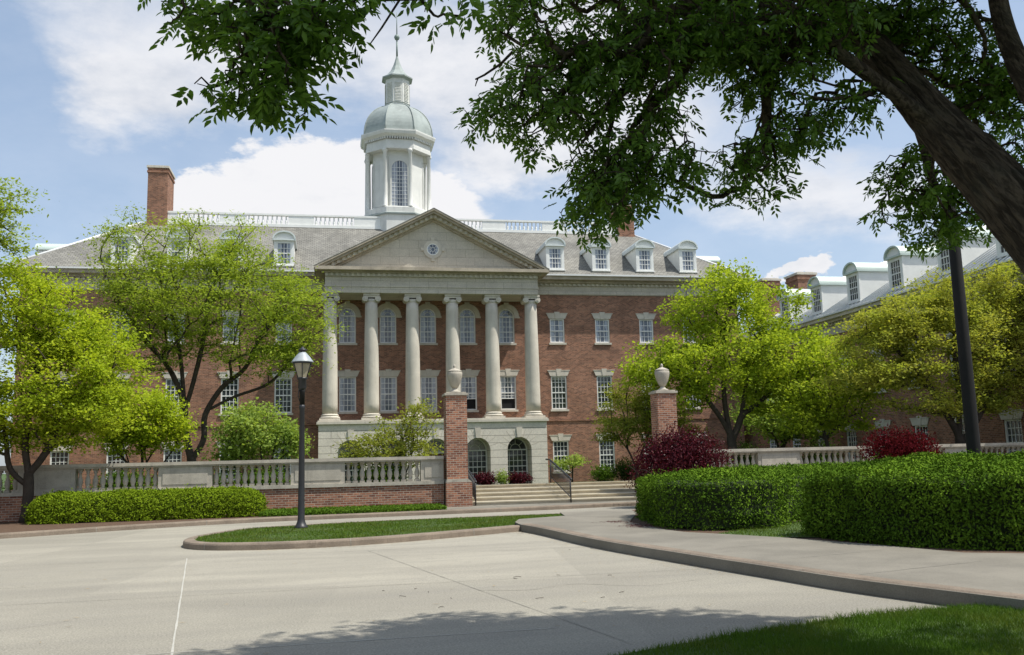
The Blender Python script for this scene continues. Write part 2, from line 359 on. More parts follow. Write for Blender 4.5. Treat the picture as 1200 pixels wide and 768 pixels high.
def fastmesh(name, verts, faces, m, parent=None, smooth=False):
    """numpy mesh: verts (n,3), faces (k,3) or (k,4)"""
    me = bpy.data.meshes.new(name)
    c = np.array([verts[:, 0].mean(), verts[:, 1].mean(), verts[:, 2].min()])
    me.vertices.add(len(verts)); me.vertices.foreach_set('co', (verts-c).astype(np.float32).ravel())
    k = faces.shape[1]
    me.loops.add(faces.size); me.loops.foreach_set('vertex_index', faces.astype(np.int32).ravel())
    me.polygons.add(len(faces)); me.polygons.foreach_set('loop_start', np.arange(0, faces.size, k, dtype=np.int32))
    if smooth: me.polygons.foreach_set('use_smooth', np.ones(len(faces), bool))
    me.materials.append(m); me.update(); me.validate()
    o = bpy.data.objects.new(name, me)
    return place(o, parent, c)
def unit(a): return a/np.maximum(np.linalg.norm(a, axis=1, keepdims=True), 1e-9)
def leafverts(c, u, nrm, L, W, fold=.0):
    """a pointed leaf folded on its midrib: base, side, tip, side"""
    u = unit(u); v = unit(np.cross(nrm, u)); n = np.cross(u, v)
    L = np.asarray(L).reshape(-1, 1)*np.ones((len(c), 1)); W = np.asarray(W).reshape(-1, 1)*np.ones((len(c), 1))
    a = c-u*L/2; t = c+u*L/2; m = c-u*L*.06
    p = m+v*W/2+n*W*fold; q = m-v*W/2+n*W*fold
    V = np.stack([a, q, t, p], 1).reshape(-1, 3)
    i = np.arange(len(c))*4
    F = np.concatenate([np.stack([i, i+1, i+2], 1), np.stack([i, i+2, i+3], 1)])
    return V, F

def grow_from(pos, par, ends, bf, wob, step, skip):
    pos = list(pos); par = list(par); pl = [0.0]*len(pos)
    for i in range(1, len(pos)): pl[i] = pl[par[i]]+np.linalg.norm(pos[i]-pos[par[i]])
    base = np.array(pos); dist = [np.min(np.linalg.norm(base-e, axis=1)) for e in ends]; tips = []
    cap = len(pos)+len(ends)*12; PA = np.zeros((cap, 3)); PL = np.zeros(cap); n0 = len(pos); PA[:n0] = np.array(pos); PL[:n0] = pl; cnt = n0
    for oi in np.argsort(dist):
        e = ends[oi]; d = np.linalg.norm(PA[:cnt]-e, axis=1); cost = d+bf*PL[:cnt]; cost[:skip] = 1e9
        k = int(np.argmin(cost)); L = d[k]; n = min(10, max(1, int(L/step))); a = PA[k].copy(); last = k; side = RNG.normal(size=3)*wob*L*.4; side[2] += .10*L
        for j in range(1, n+1):
            t = j/n; q = a+(e-a)*t+side*math.sin(math.pi*t)*.7
            PA[cnt] = q; PL[cnt] = PL[last]+np.linalg.norm(q-PA[last]); par.append(last); last = cnt; cnt += 1
        tips.append(last)
    return PA[:cnt].copy(), par, tips
def branch_mesh(pos, par, tips, r_tip, r_root, name, m, parent, extra=None, flare=0):
    n = len(pos); cnt = np.zeros(n); ch = [[] for _ in range(n)]
    for i, p in enumerate(par):
        if p >= 0: ch[p].append(i)
    for t in tips: cnt[t] += 1
    for i in range(n-1, 0, -1): cnt[par[i]] += cnt[i]
    cnt = np.maximum(cnt, .4); tot = max(cnt[0], 2); pw = math.log(r_root/r_tip)/math.log(tot)
    rad = np.maximum(r_tip*.6, r_tip*cnt**pw)
    mb = MB(); stack = [(0, None)]
    while stack:
        s, prev = stack.pop(); chain = ([prev] if prev is not None else [])+[s]; k = s
        while ch[k]:
            c = sorted(ch[k], key=lambda i: -cnt[i])
            for o in c[1:]: stack.append((o, k))
            k = c[0]; chain.append(k)
        if len(chain) < 2: continue
        rr = [rad[i] for i in chain]
        if prev is not None: rr[0] = min(rad[chain[0]], rad[chain[1]]*1.15)
        elif flare: rr[0] *= 1+flare
        mb.tube([pos[i] for i in chain], rr, 8 if rr[0] > .06 else (5 if rr[0] > .02 else 3))
    return mb.build(name, m, parent)
def in_blobs(blobs, n, shell=.0):
    """n points inside ellipsoids (cx,cy,cz,rx,ry,rz), shares by volume"""
    B = np.array(blobs, float); w_ = (B[:, 3]*B[:, 4]*B[:, 5])**.8; k = RNG.choice(len(B), n, p=w_/w_.sum())
    d = unit(RNG.normal(size=(n, 3))); r = RNG.random((n, 1))**(1/3); r = shell+(1-shell)*r
    return B[k, :3]+d*r*B[k, 3:]
def spray(centres, per, sx, sz, L, W, up=.6, jit=.35):
    """leaves scattered about the centres in flattened tufts, faces mostly up"""
    n = len(centres)*per
    c = np.repeat(centres, per, 0)+RNG.normal(size=(n, 3))*np.array([sx, sx, sz])
    u = RNG.normal(size=(n, 3)); u[:, 2] *= .5
    nr = RNG.normal(size=(n, 3))*(1-up)+np.array([0, 0, up])
    l = L*(1+jit*1.5*(RNG.random(n)-.5)*2)
    return leafverts(c, u, nr, l, W*l/L)

def tree(name, label, cat, base, trunk, r_root, blobs, n_ends, per, L, W, lm, bm=None, sx=.28, sz=.09, r_tip=.012, bf=.35, wob=.12, group=None, up=.55, skip=None, stems=1, limbs=(), shell=.25):
    t = thing(name, base, label, cat, group)
    ends = in_blobs(blobs, n_ends, shell)
    pts = []
    for i in range(len(trunk)-1):
        a, b = np.array(trunk[i], float), np.array(trunk[i+1], float); k = max(1, int(np.linalg.norm(b-a)/.3))
        for j in range(k): pts.append(a+(b-a)*j/k)
    pts.append(np.array(trunk[-1], float)); pts = [np.array(base, float)+p for p in pts]
    n_tr = len(pts); p0 = list(pts); q0 = [-1]+list(range(n_tr-1))
    for lb in limbs:
        P = smooth_path([np.array(base, float)+np.array(q, float) for q in lb], 5); last = int(np.argmin([np.linalg.norm(p-np.array(P[0])) for p in p0]))
        for q in P[1:]: p0.append(np.array(q)); q0.append(last); last = len(p0)-1
    pos, par, tips = grow_from(p0, q0, ends, bf, wob, .3, skip if skip is not None else int(n_tr*.7))
    branch_mesh(pos, par, tips, r_tip, r_root, 'trunk', bm or bark, t, flare=.3)
    mids = [par[k] for k in tips if par[k] > len(pts)]
    C = np.concatenate([pos[tips], pos[mids]]) if mids else pos[tips]
    V, F = spray(C, per, sx, sz, L, W, up)
    fastmesh('crown', V, F, lm, t)
    return t

def shrub(name, label, cat, blobs, n, L, W, lm, base, group=None, stems=5, bm=None, up=.25, part='foliage'):
    t = thing(name, base, label, cat, group)
    ends = in_blobs(blobs, 60, .3); b0 = np.array(base, float)
    pos, par, tips = grow_from([b0, b0+np.array([0, 0, .12])], [-1, 0], ends, .5, .1, .25, 0)
    branch_mesh(pos, par, tips, .006, .06, 'stem', bm or bark, t)
    c = in_blobs(blobs, n, .45)
    c = c[c[:, 2] > b0[2]]
    # lumps: pull the leaves towards random tuft centres so that the outline is uneven
    T = in_blobs(blobs, max(30, n//70), .6); k = RNG.integers(0, len(T), len(c)); c = c*.45+T[k]*.55+RNG.normal(size=c.shape)*L*1.3
    c = c[c[:, 2] > b0[2]]
    cen = np.array(blobs)[:, :3].mean(0)
    nr = unit(c-cen)*.6+RNG.normal(size=c.shape)*.5; u = RNG.normal(size=c.shape)+np.array([0, 0, up])
    V, F = leafverts(c, u, nr, L*(.7+.6*RNG.random(len(c))), W)
    fastmesh(part, V, F, lm, t)
    return t

def vnoise(P, s):
    """cheap smooth noise for numpy points, -1..1"""
    x, y, z = P[:, 0]*s, P[:, 1]*s, P[:, 2]*s
    return (np.sin(x*1.7+1.3*np.sin(y*1.1+.5))+np.sin(y*2.3+1.1*np.sin(z*1.9+x*.7))+np.sin(z*2.9+1.7*np.sin(x*1.3)))/3

def hedge(name, label, path, hw, prof, n_leaf, L, W, lm, core_m, base_z, up=.8, lump=.085, ls=2.2, endr=.3):
    """clipped hedge: cross-section prof [(offset -1..1 of half width, height)] swept along path [(x,y,scale)]"""
    t = thing(name, (path[0][0], path[0][1], base_z), label, 'hedge')
    # resample path
    P = []
    for i in range(len(path)-1):
        a, b = np.array(path[i], float), np.array(path[i+1], float); k = max(1, int(np.linalg.norm((b-a)[:2])/.15))
        for j in range(k): P.append(a+(b-a)*j/k)
    P.append(np.array(path[-1], float)); P = np.array(P)
    d = np.gradient(P[:, :2], axis=0); d /= np.linalg.norm(d, axis=1, keepdims=True); nr = np.stack([-d[:, 1], d[:, 0]], 1)
    q = []                                                         # resample the profile finely
    for i in range(len(prof)-1):
        a, b = np.array(prof[i], float), np.array(prof[i+1], float); k = max(1, int(np.hypot((b-a)[0]*hw, (b-a)[1])/.12))
        for j in range(k): q.append(a+(b-a)*j/k)
    q.append(np.array(prof[-1])); q = np.array(q)
    n, m = len(P), len(q); V = np.zeros((n, m, 3))
    s = np.arange(n)*.15; e = np.minimum(s, s[::-1]); endk = np.sqrt(np.clip(1-(1-np.clip(e/endr, 0, 1))**2, 0.02, 1))
    for j in range(m):
        off = q[j, 0]*hw*(.35+.65*endk)*P[:, 2]
        V[:, j, :2] = P[:, :2]+nr*off[:, None]; V[:, j, 2] = base_z+q[j, 1]*P[:, 2]*(.55+.45*endk)
    Vf = V.reshape(-1, 3)
    cen = np.repeat(np.concatenate([P[:, :2], np.full((n, 1), base_z+.5)], 1), m, 0)
    out_ = unit(Vf-cen); Vf = Vf+out_*(lump*vnoise(Vf, ls)+lump*.7*vnoise(Vf+5, ls*2.6))[:, None]
    ii, jj = np.meshgrid(np.arange(n-1), np.arange(m-1), indexing='ij'); a = (ii*m+jj).ravel()
    F = np.stack([a, a+1, a+m+1, a+m], 1)
    caps = [];
    core = Vf-out_*.17; core[:, 2] = np.maximum(core[:, 2], base_z)
    Vc = np.concatenate([core, [core[:m].mean(0)], [core[-m:].mean(0)]]); c0, c1 = n*m, n*m+1
    F3 = [(c0, j, j+1) for j in range(m-1)]+[(c1, (n-1)*m+j+1, (n-1)*m+j) for j in range(m-1)]
    Ft = np.concatenate([F[:, :3], F[:, [0, 2, 3]], np.array(F3)])
    fastmesh('twig_core', Vc, Ft, core_m, t, True)
    Vl = np.concatenate([Vf, [Vf[:m].mean(0)], [Vf[-m:].mean(0)]])
    A = Vl[Ft[:, 0]]; B = Vl[Ft[:, 1]]; Cc = Vl[Ft[:, 2]]; ar = np.linalg.norm(np.cross(B-A, Cc-A), axis=1); k = RNG.choice(len(Ft), n_leaf, p=ar/ar.sum())
    r1 = np.sqrt(RNG.random(n_leaf))[:, None]; r2 = RNG.random(n_leaf)[:, None]
    c = A[k]*(1-r1)+B[k]*r1*(1-r2)+Cc[k]*r1*r2
    fn = unit(np.cross(B-A, Cc-A))[k]; cc = unit(c-np.array([P[:, 0].mean(), P[:, 1].mean(), base_z+.4])); sgn = np.sign((fn*unit(c-cen.reshape(n, m, 3)[np.clip((Ft[k, 0]//m), 0, n-1), 0])).sum(1)); sgn[sgn == 0] = 1
    fn = fn*sgn[:, None]
    depth = RNG.random(n_leaf)**1.2
    c = c-fn*(depth*.17)[:, None]+fn*.03+RNG.normal(size=c.shape)*.012
    sh = RNG.integers(0, n_leaf, 420); kk = np.repeat(sh, 9); c2 = c[kk]+fn[kk]*(RNG.random((len(kk), 1))*.10)+RNG.normal(size=(len(kk), 3))*.035; c = np.concatenate([c, c2]); fn = np.concatenate([fn, fn[kk]])   # stray shoots
    ok = c[:, 2] > base_z+.01; c = c[ok]; fn = fn[ok]
    nn = fn*up+RNG.normal(size=c.shape)*.38+np.array([0, 0, .12]); u = RNG.normal(size=c.shape)+fn*.35+np.array([0, 0, -.25])
    V2, F2 = leafverts(c, u, nn, L*(.7+.6*RNG.random(len(c))), W)
    fastmesh('foliage', V2, F2, lm, t)
    return t

def inpoly(P, poly):
    x, y = P[:, 0], P[:, 1]; r = np.zeros(len(P), bool); n = len(poly)
    for i in range(n):
        x0, y0 = poly[i]; x1, y1 = poly[(i+1) % n]
        c = ((y0 > y) != (y1 > y)) & (x < (x1-x0)*(y-y0)/((y1-y0) if y1 != y0 else 1e-9)+x0); r ^= c
    return r
def grass(name, poly, z, n, h, wd, m, label, cat='grass'):
    P = np.array(poly); lo, hi = P.min(0), P.max(0); p = lo+RNG.random((n, 2))*(hi-lo); p = p[inpoly(p, poly)]; k = len(p)
    b = np.concatenate([p, np.full((k, 1), z)], 1); a = RNG.random(k)*6.283
    patch = .8+.35*vnoise(b, 1.4)
    hh = h*(.55+.7*RNG.random(k))*patch; s = np.stack([np.cos(a), np.sin(a), np.zeros(k)], 1)
    lean = RNG.normal(size=(k, 3))*.45; lean[:, 2] = 1
    V = np.stack([b-s*wd/2, b+s*wd/2, b+lean*hh[:, None]], 1).reshape(-1, 3); i = np.arange(k)*3
    o = fastmesh(name, V, np.stack([i, i+1, i+2], 1), m)
    return tag(o, label, cat, kind='stuff')
def sheet(name, poly, z, m, thick=0, kind='structure'):
    mb = MB(); n = len(poly)
    ar = sum(poly[i][0]*poly[(i+1) % n][1]-poly[(i+1) % n][0]*poly[i][1] for i in range(n))
    if ar < 0: poly = poly[::-1]
    if thick: mb.prism([tuple(p) for p in poly[::-1]], z, z-thick, 'z')
    else: mb.add([(x, y, z) for x, y in poly], [tuple(range(n))])
    o = mb.build(name, m)
    # make sure the top looks up
    me = o.data
    if me.polygons[0].normal.z < 0: me.flip_normals()
    return tag(o, kind=kind)
def smooth_path(pts, k=8):
    """Catmull-Rom through 2-D or 3-D points"""
    P = [np.array(p, float) for p in pts]; P = [2*P[0]-P[1]]+P+[2*P[-1]-P[-2]]; out = []
    for i in range(1, len(P)-2):
        for j in range(k):
            t = j/k; a, b, c, d = P[i-1:i+3]
            out.append(.5*((2*b)+(c-a)*t+(2*a-5*b+4*c-d)*t*t+(3*b-a-3*c+d)*t**3))
    out.append(P[-2]); return [tuple(float(v) for v in p) for p in out]
def kerb(name, path, wd, h, m, z0=0.0):
    """rounded kerb swept along a ground path, standing to the left of it"""
    P = np.array(path)[:, :2]; d = np.gradient(P, axis=0); d /= np.linalg.norm(d, axis=1, keepdims=True); nr = np.stack([-d[:, 1], d[:, 0]], 1)
    prof = [(0, -.05), (.012, h*.72), (.03, h*.92), (.06, h), (wd, h), (wd, -.05)]; m_ = len(prof); vs = []; fs = []
    for i in range(len(P)):
        for o_, z in prof: q = P[i]+nr[i]*o_; vs.append((q[0], q[1], z0+z))
    for i in range(len(P)-1):
        for j in range(m_-1): fs.append((i*m_+j, (i+1)*m_+j, (i+1)*m_+j+1, i*m_+j+1))
    mb = MB(); mb.add(vs, fs, False); o = tag(mb.build(name, m), kind='structure')
    s_ = np.concatenate([[0], np.cumsum(np.linalg.norm(np.diff(P, axis=0), axis=1))]); jb = MB()
    for q in np.arange(1.4, s_[-1], 3.05):
        c = np.array([np.interp(q, s_, P[:, 0]), np.interp(q, s_, P[:, 1])]); i = int(np.searchsorted(s_, q)); t_ = d[min(i, len(d)-1)]; n_ = nr[min(i, len(nr)-1)]; k = len(jb.v); vv = []
        for o_, z in prof[:-1]:
            b = c+n_*(o_-.003 if o_ < .05 else o_)
            for e in (-.008, .008): vv.append((b[0]+t_[0]*e, b[1]+t_[1]*e, z0+z+.003))
        jb.add(vv, [(2*j, 2*j+1, 2*j+3, 2*j+2) for j in range(len(prof)-2)])
    tag(jb.build(name+'_joints', MATS['dark_joint']), kind='structure'); return o

# ------------------------------------------------------------------ ground, drive, kerbs, lawns
gz = MB(); gz.add([(-1500, -400, -.03), (1500, -400, -.03), (1500, 2500, -.03), (-1500, 2500, -.03)], [(0, 1, 2, 3)]); tag(gz.build('ground', soil_green), kind='structure')
backkerb = smooth_path([(-26, 16), (-18, 20.6), (-13, 23.4), (-8.21, 26.0), (-5.2, 27.9), (-1.96, 29.2), (3.55, 29.9), (7.13, 30.4), (10.93, 31.1), (20, 31.3), (45, 31.3)])
drive_poly = [(p[0], p[1]) for p in backkerb]+[(45, -12), (-26, -12)]
sheet('drive', [(-60, -12), (-60, 16)]+drive_poly[:-1], 0.0, drive_m)
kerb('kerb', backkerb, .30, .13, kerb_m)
KP = np.array(backkerb); dd = np.gradient(KP, axis=0); dd /= np.linalg.norm(dd, axis=1, keepdims=True); off = KP+np.stack([-dd[:, 1], dd[:, 0]], 1)*.29
strip = [tuple(p) for p in off if p[0] < 3.7]
sheet('planting_bed', strip+[(3.75, 33.0), (-40, 33.0), (-40, 16)], .11, mulch)
walk = [tuple(p) for p in off if p[0] >= 3.5]
sheet('pavement', walk+[(45, 32.75), (3.76, 32.75)], .118, concrete)

isl_front = smooth_path([(-2.7, 23.4), (-3.12, 22.0), (-3.02, 20.75), (-2.45, 19.95), (-1.47, 19.56), (-.4, 19.5), (.91, 19.79), (2.6, 20.6), (4.38, 21.67)])
isl_back = smooth_path([(6.41, 26.0), (2.61, 25.8), (.6, 25.5), (-1.25, 24.95), (-2.2, 24.3), (-2.7, 23.4)])
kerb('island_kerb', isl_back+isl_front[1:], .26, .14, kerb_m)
IK = np.array(isl_back+isl_front[1:]); dd = np.gradient(IK, axis=0); dd /= np.linalg.norm(dd, axis=1, keepdims=True); isl_in = [tuple(p) for p in IK+np.stack([-dd[:, 1], dd[:, 0]], 1)*.25]
isl_poly = isl_in+[(4.43, 22.6), (4.75, 23.7), (6.15, 24.4)]
sheet('island_turf', isl_poly, .125, soil_green)
grass('lawn_grass', isl_poly, .12, 42000, .055, .016, leaf_grass, 'short green grass filling the kerbed island around the lamp post')

walk_front = smooth_path([(4.38, 21.67), (4.58, 20.2), (4.85, 16.9), (5.37, 13.92), (5.77, 11.87), (6.09, 10.3), (6.49, 9.06), (7.0, 7.6)])
wk_poly = walk_front+[(8.2, 7.4), (20, 7.0), (20, 9.5), (11, 11.2), (9.8, 11.85), (9.1, 12.3), (8.65, 14), (8.05, 15.7), (7.45, 16.9), (6.95, 17.75), (6.8, 18.5), (6.9, 21.2), (8.2, 24.5), (8.6, 26.3), (6.41, 26.0), (6.15, 24.4), (4.75, 23.7), (4.43, 22.6)]
sheet('sidewalk', wk_poly, .160, concrete, .15)
kerb('sidewalk_kerb', walk_front[::-1], .02, .131, kerb_m) if False else None
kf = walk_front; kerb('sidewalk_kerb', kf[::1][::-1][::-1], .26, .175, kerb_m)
bed_poly = [(20, 9.5), (11, 11.2), (9.8, 11.85), (9.1, 12.3), (8.65, 14), (8.05, 15.7), (7.45, 16.9), (6.95, 17.75), (6.8, 18.5), (6.9, 21.2), (8.2, 24.5), (8.6, 26.3), (45, 26.3), (45, 9.5)]
sheet('hedge_bed', bed_poly, .142, mulch)
patch = [(7.35, 17.15), (8.0, 15.9), (9.2, 15.2), (13, 18.5), (13, 23.5), (10.4, 19.5)]
sheet('hedge_turf', patch, .155, soil_green)
grass('hedge_grass', patch, .15, 26000, .055, .014, leaf_grass, 'patch of green grass in the gap between the two tall hedges')
lawn = smooth_path([(0.4, 6.6), (1.5, 7.45), (2.22, 7.8), (3.72, 8.42), (5.23, 8.88), (6.5, 9.05), (7.4, 9.12), (9.5, 9.0), (20, 8.2)]); lawn = [(x, y-.27) for x, y in lawn]+[(20, -10), (-6, -10), (-6, 3)]
sheet('lawn', lawn, .05, soil_green)
lawn_near = smooth_path([(-.4, 6.0), (.4, 6.6), (1.5, 7.45), (2.22, 7.8), (3.72, 8.42), (5.23, 8.88), (6.5, 9.05), (7.4, 9.12), (9.5, 9.0), (13, 8.6)]); lawn_near = [(x, y-.27) for x, y in lawn_near]+[(13, 6), (4, 4.6), (0, 4.8)]
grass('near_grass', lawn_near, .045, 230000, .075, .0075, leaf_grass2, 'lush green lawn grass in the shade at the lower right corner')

# joints in the concrete: the white sealed one and fainter ones
def strip2(name, a, b, wd, m, z=.004):
    a, b = Vector((a[0], a[1], z)), Vector((b[0], b[1], z)); d = (b-a).normalized(); s_ = Vector((-d.y, d.x, 0)); n = max(2, int((b-a).length/.25)); vs = []; fs = []
    for i in range(n+1):
        p = a+(b-a)*i/n; k = wd/2*(1+.25*math.sin(i*2.1)+.15*math.sin(i*5.3)); o_ = s_*(.002*math.sin(i*.7))
        vs += [p-s_*k+o_, p+s_*k+o_]
    for i in range(n): fs.append((2*i, 2*i+2, 2*i+3, 2*i+1))
    mb = MB(); mb.add(vs, fs); o = mb.build(name, m)
    if o.data.polygons[0].normal.z < 0: o.data.flip_normals()
    return tag(o, kind='structure')
strip2('sealed_joint', (-2.62, 18.4), (-.75, 4.1), .019, joint_white)
strip2('expansion_joint', (.70, 18.4), (2.65, 8.2), 0.009, joint_dark)
strip2('expansion_joint', (-6.1, 17.9), (-4.2, 4.1), .014, joint_dark)
strip2('expansion_joint', (-9.0, 12.9), (5.55, 13.2), .012, joint_dark)
strip2('expansion_joint', (-9.0, 8.95), (2.2, 9.2), .016, joint_white)
strip2('expansion_joint', (-12.0, 18.2), (4.6, 18.5), .014, joint_dark)
def crack(pts):
    P = smooth_path([(x+random.uniform(-.06, .06), y+random.uniform(-.06, .06)) for x, y in pts], 6)
    P = [(x+random.uniform(-.012, .012), y+random.uniform(-.012, .012)) for x, y in P]; mb = MB(); vs = []
    for i, p_ in enumerate(P): k = .004+.004*random.random(); vs += [(p_[0], p_[1]-k, .004), (p_[0]+k, p_[1]+k, .004)]
    mb.add(vs, [(2*i, 2*i+2, 2*i+3, 2*i+1) for i in range(len(P)-1)]); o = mb.build('crack', joint_dark)
    if o.data.polygons[0].normal.z < 0: o.data.flip_normals()
    tag(o, kind='structure')
crack([(1.9, 12.2), (2.5, 12.0), (3.2, 12.3), (4.0, 11.8), (5.0, 12.1)]); crack([(-1.9, 12.6), (-2.6, 12.0), (-3.0, 11.2), (-3.9, 10.8)]); crack([(.9, 17.2), (1.8, 17.0), (2.9, 17.3), (4.3, 16.9)]); crack([(-6.5, 15.0), (-5.4, 15.3), (-4.6, 14.9), (-3.3, 15.1)])
for q in (10.6, 12.4, 14.2, 16.0, 17.8, 19.6): k_ = np.interp(q, [p[1] for p in walk_front[::-1]], [p[0] for p in walk_front[::-1]]); strip2('pavement_joint', (k_+.28, q), (k_+2.6, q+.7), .014, joint_dark, .164)
for x_ in (5.6, 7.2, 8.8, 10.4, 12.0): strip2('pavement_joint', (x_, 30.75), (x_, 32.4), .016, joint_dark, .122)
def litter(name, n, xr, yr, z, L, m, label, dens=None):
    c = np.stack([xr[0]+RNG.random(n)*(xr[1]-xr[0]), yr[0]+RNG.random(n)*(yr[1]-yr[0]), np.full(n, z)], 1)
    if dens: c[:, :2] = np.array(dens)[RNG.integers(0, len(dens), n)]+RNG.normal(size=(n, 2))*.16
    u = RNG.normal(size=(n, 3)); u[:, 2] = 0; V, F = leafverts(c, u, np.tile([0., 0, 1], (n, 1))+RNG.normal(size=(n, 3))*.15, L*(.5+RNG.random(n)), L*.22, .1)
    V[:, 2] = np.maximum(V[:, 2], z-.004)
    return tag(fastmesh(name, V, F, m), label, 'leaf litter', kind='stuff')
kl = [tuple(np.array(p)+np.array([-.18, -.05])) for p in walk_front[:30]]+[tuple(np.array(p)+np.array([0, -.16])) for p in isl_front[30:]]
litter('kerb_litter', 700, (0, 1), (0, 1), .012, .05, straw, 'straw coloured leaf litter lying along the foot of the kerb', kl)
litter('dry_leaves', 60, (-6, 5.6), (8.4, 19), .012, .075, straw, 'scattered dry leaves on the concrete drive')
mb = MB()
for i in range(15):
    x, y = random.uniform(.5, 5.3), random.uniform(8.9, 13.5) if i % 3 else random.uniform(9, 17); a = random.uniform(0, 6.3); L = random.uniform(.04, .13)
    mb.tube([(x, y, .010), (x+L*.5*math.cos(a), y+L*.5*math.sin(a), .014), (x+L*math.cos(a+.4), y+L*math.sin(a+.4), .010)], .0032, 4)
tag(mb.build('fallen_twigs', twig_m), 'thin dark twigs strewn on the drive near the kerb', 'twigs', kind='stuff')
litter('red_litter', 900, (6.3, 8.3), (18.2, 24.6), .165, .06, leaf_purple, 'fallen purple leaves on the mulch at the left end of the hedge', [(6.55+.35*random.random(), 19.4+random.random()*2.2) for _ in range(20)])

# ------------------------------------------------------------------ terrace (falls gently towards the hall)
tb = MB(); T0, T1 = .765, .10
tb.add([(-70, 33.0, T0+.02), (4.2, 33.0, T0+.02), (4.2, 34.85, T0), (12.3, 34.85, T0), (12.3, 33.0, T0+.02), (70, 33.0, T0+.02), (70, 61, T1), (70, 130, T1-.05), (-70, 130, T1-.05), (-70, 61, T1), (4.2, 61, T1), (12.3, 61, T1)],
       [(0, 1, 2, 10, 9), (2, 3, 11, 10), (3, 4, 5, 6, 11), (9, 10, 11, 6, 7, 8)]); tag(tb.build('terrace', soil_green), kind='structure')
pth = MB(); pth.add([(4.8, 34.84, T0+.006), (11.4, 34.84, T0+.006), (11.0, 58.9, T1+.035), (2.2, 58.9, T1+.035)], [(0, 1, 2, 3)]); tag(pth.build('terrace_path', concrete), kind='structure')

# ------------------------------------------------------------------ the hall
HX = 6.5
hall = thing('brick_hall', (HX, 62.3, 0), 'long red brick hall with six stone columns, a pediment and a domed white cupola', 'building')
YW = 62.3
WX0, WX1 = -19.4, 29.2
row_x_r = [15.57, 18.87, 22.15, 25.45]; row_x_l = [-3.1, -6.48, -9.9, -13.3, -16.6]
por_a = [1.05, 3.76, 6.47, 9.2, 11.95]
rows = [(9.75, 11.45, 1.05), (5.1, 7.42, 1.12), (.85, 2.93, 1.12)]
holes = []
for x in row_x_r+row_x_l:
    for z0, z1, wd in rows: holes.append((x-wd/2, x+wd/2, z0, z1))
for x in por_a:
    holes.append((x-.56, x+.56, 9.72, 12.14)); holes.append((x+.02-.56, x+.02+.56, 5.12, 7.45))
mb = MB(); mb.wall(WX0, WX1, -.1, 13.3, YW, holes, .22)
mb.add([(WX0, YW, -.1), (WX0, 77.7, -.1), (WX0, 77.7, 13.3), (WX0, YW, 13.3)], [(0, 3, 2, 1)])
mb.add([(WX1, YW, -.1), (WX1, 77.7, -.1), (WX1, 77.7, 13.3), (WX1, YW, 13.3)], [(0, 1, 2, 3)])
mb.add([(WX0, 77.7, -.1), (WX1, 77.7, -.1), (WX1, 77.7, 13.3), (WX0, 77.7, 13.3)], [(0, 3, 2, 1)])
# brick filling beside the arch heads of the upper portico windows
for x in por_a:
    n = 10; arc = [(x+.56*math.cos(math.pi*i/n), 11.58+.56*math.sin(math.pi*i/n)) for i in range(n+1)]
    for i in range(n):
        (a, b), (c, d) = arc[i], arc[i+1]
        mb.add([(a, YW, b), (a, YW, 12.14), (c, YW, 12.14), (c, YW, d), (a, YW+.2, b), (c, YW+.2, d)], [(0, 1, 2, 3), (0, 3, 5, 4)])
mb.build('wall', brick_hall, hall)
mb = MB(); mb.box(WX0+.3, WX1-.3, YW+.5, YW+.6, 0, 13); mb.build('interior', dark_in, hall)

# string course, cornice, frieze, dentils
for a, b in ((WX0, -.85), (14.0, WX1)): mb = MB(); mb.box(a, b, YW-.06, YW+.02, 4.28, 4.46); mb.build('string_course', brick_hall, hall)
for a, b in ((WX0-.05, -.35), (13.62, WX1+.05)):
    mb = MB(); mb.box(a, b, YW-.07, YW+.05, 13.15, 13.78); mb.box(a, b, YW-.12, YW-.072, 13.2, 13.3); mb.build('frieze', ashlar, hall)
for a, b, c, d in ((WX0-.9, -.35, WX0-.9, WX0-.1), (13.62, WX1+.9, WX1+.1, WX1+.9)):
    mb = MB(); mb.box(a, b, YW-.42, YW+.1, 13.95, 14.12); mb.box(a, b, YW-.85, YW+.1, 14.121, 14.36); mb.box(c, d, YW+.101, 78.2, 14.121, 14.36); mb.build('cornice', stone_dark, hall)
for a, b in ((WX0, -.4), (13.7, WX1)):
    x = a; mb = MB(); mb.box(a, b, YW-.16, YW+.02, 13.785, 13.945)
    while x < b: mb.box(x, x+.17, YW-.26, YW-.15, 13.785, 13.945); x += .34
    mb.build('dentil_band', stone, hall)
for a, b in ((WX0-1.02, -.8), (14.2, WX1+1.02)): mb = MB(); mb.box(a, b, YW-1.0, YW-.7, 14.365, 14.47); mb.build('gutter', gutter, hall)
# hipped roof
EZ, EY0, EY1, EX0, EX1 = 14.44, YW-.95, 78.65, -20.15, 30.05
run = 6.65; DZ = EZ+run*.7
mb = MB()
v = [(EX0, EY0, EZ), (EX1, EY0, EZ), (EX1, EY1, EZ), (EX0, EY1, EZ), (EX0+run, EY0+run, DZ), (EX1-run, EY0+run, DZ), (EX1-run, EY1-run, DZ), (EX0+run, EY1-run, DZ)]
mb.add(v, [(0, 1, 5, 4), (1, 2, 6, 5), (2, 3, 7, 6), (3, 0, 4, 7), (4, 5, 6, 7), (3, 2, 1, 0)])
roof = mb.build('roof', shingle, hall)
for a, b in ((0, 4), (1, 5)): mb = MB(); mb.tube([v[a], v[b]], .09, 5); mb.build('hip_flashing', gutter, roof)

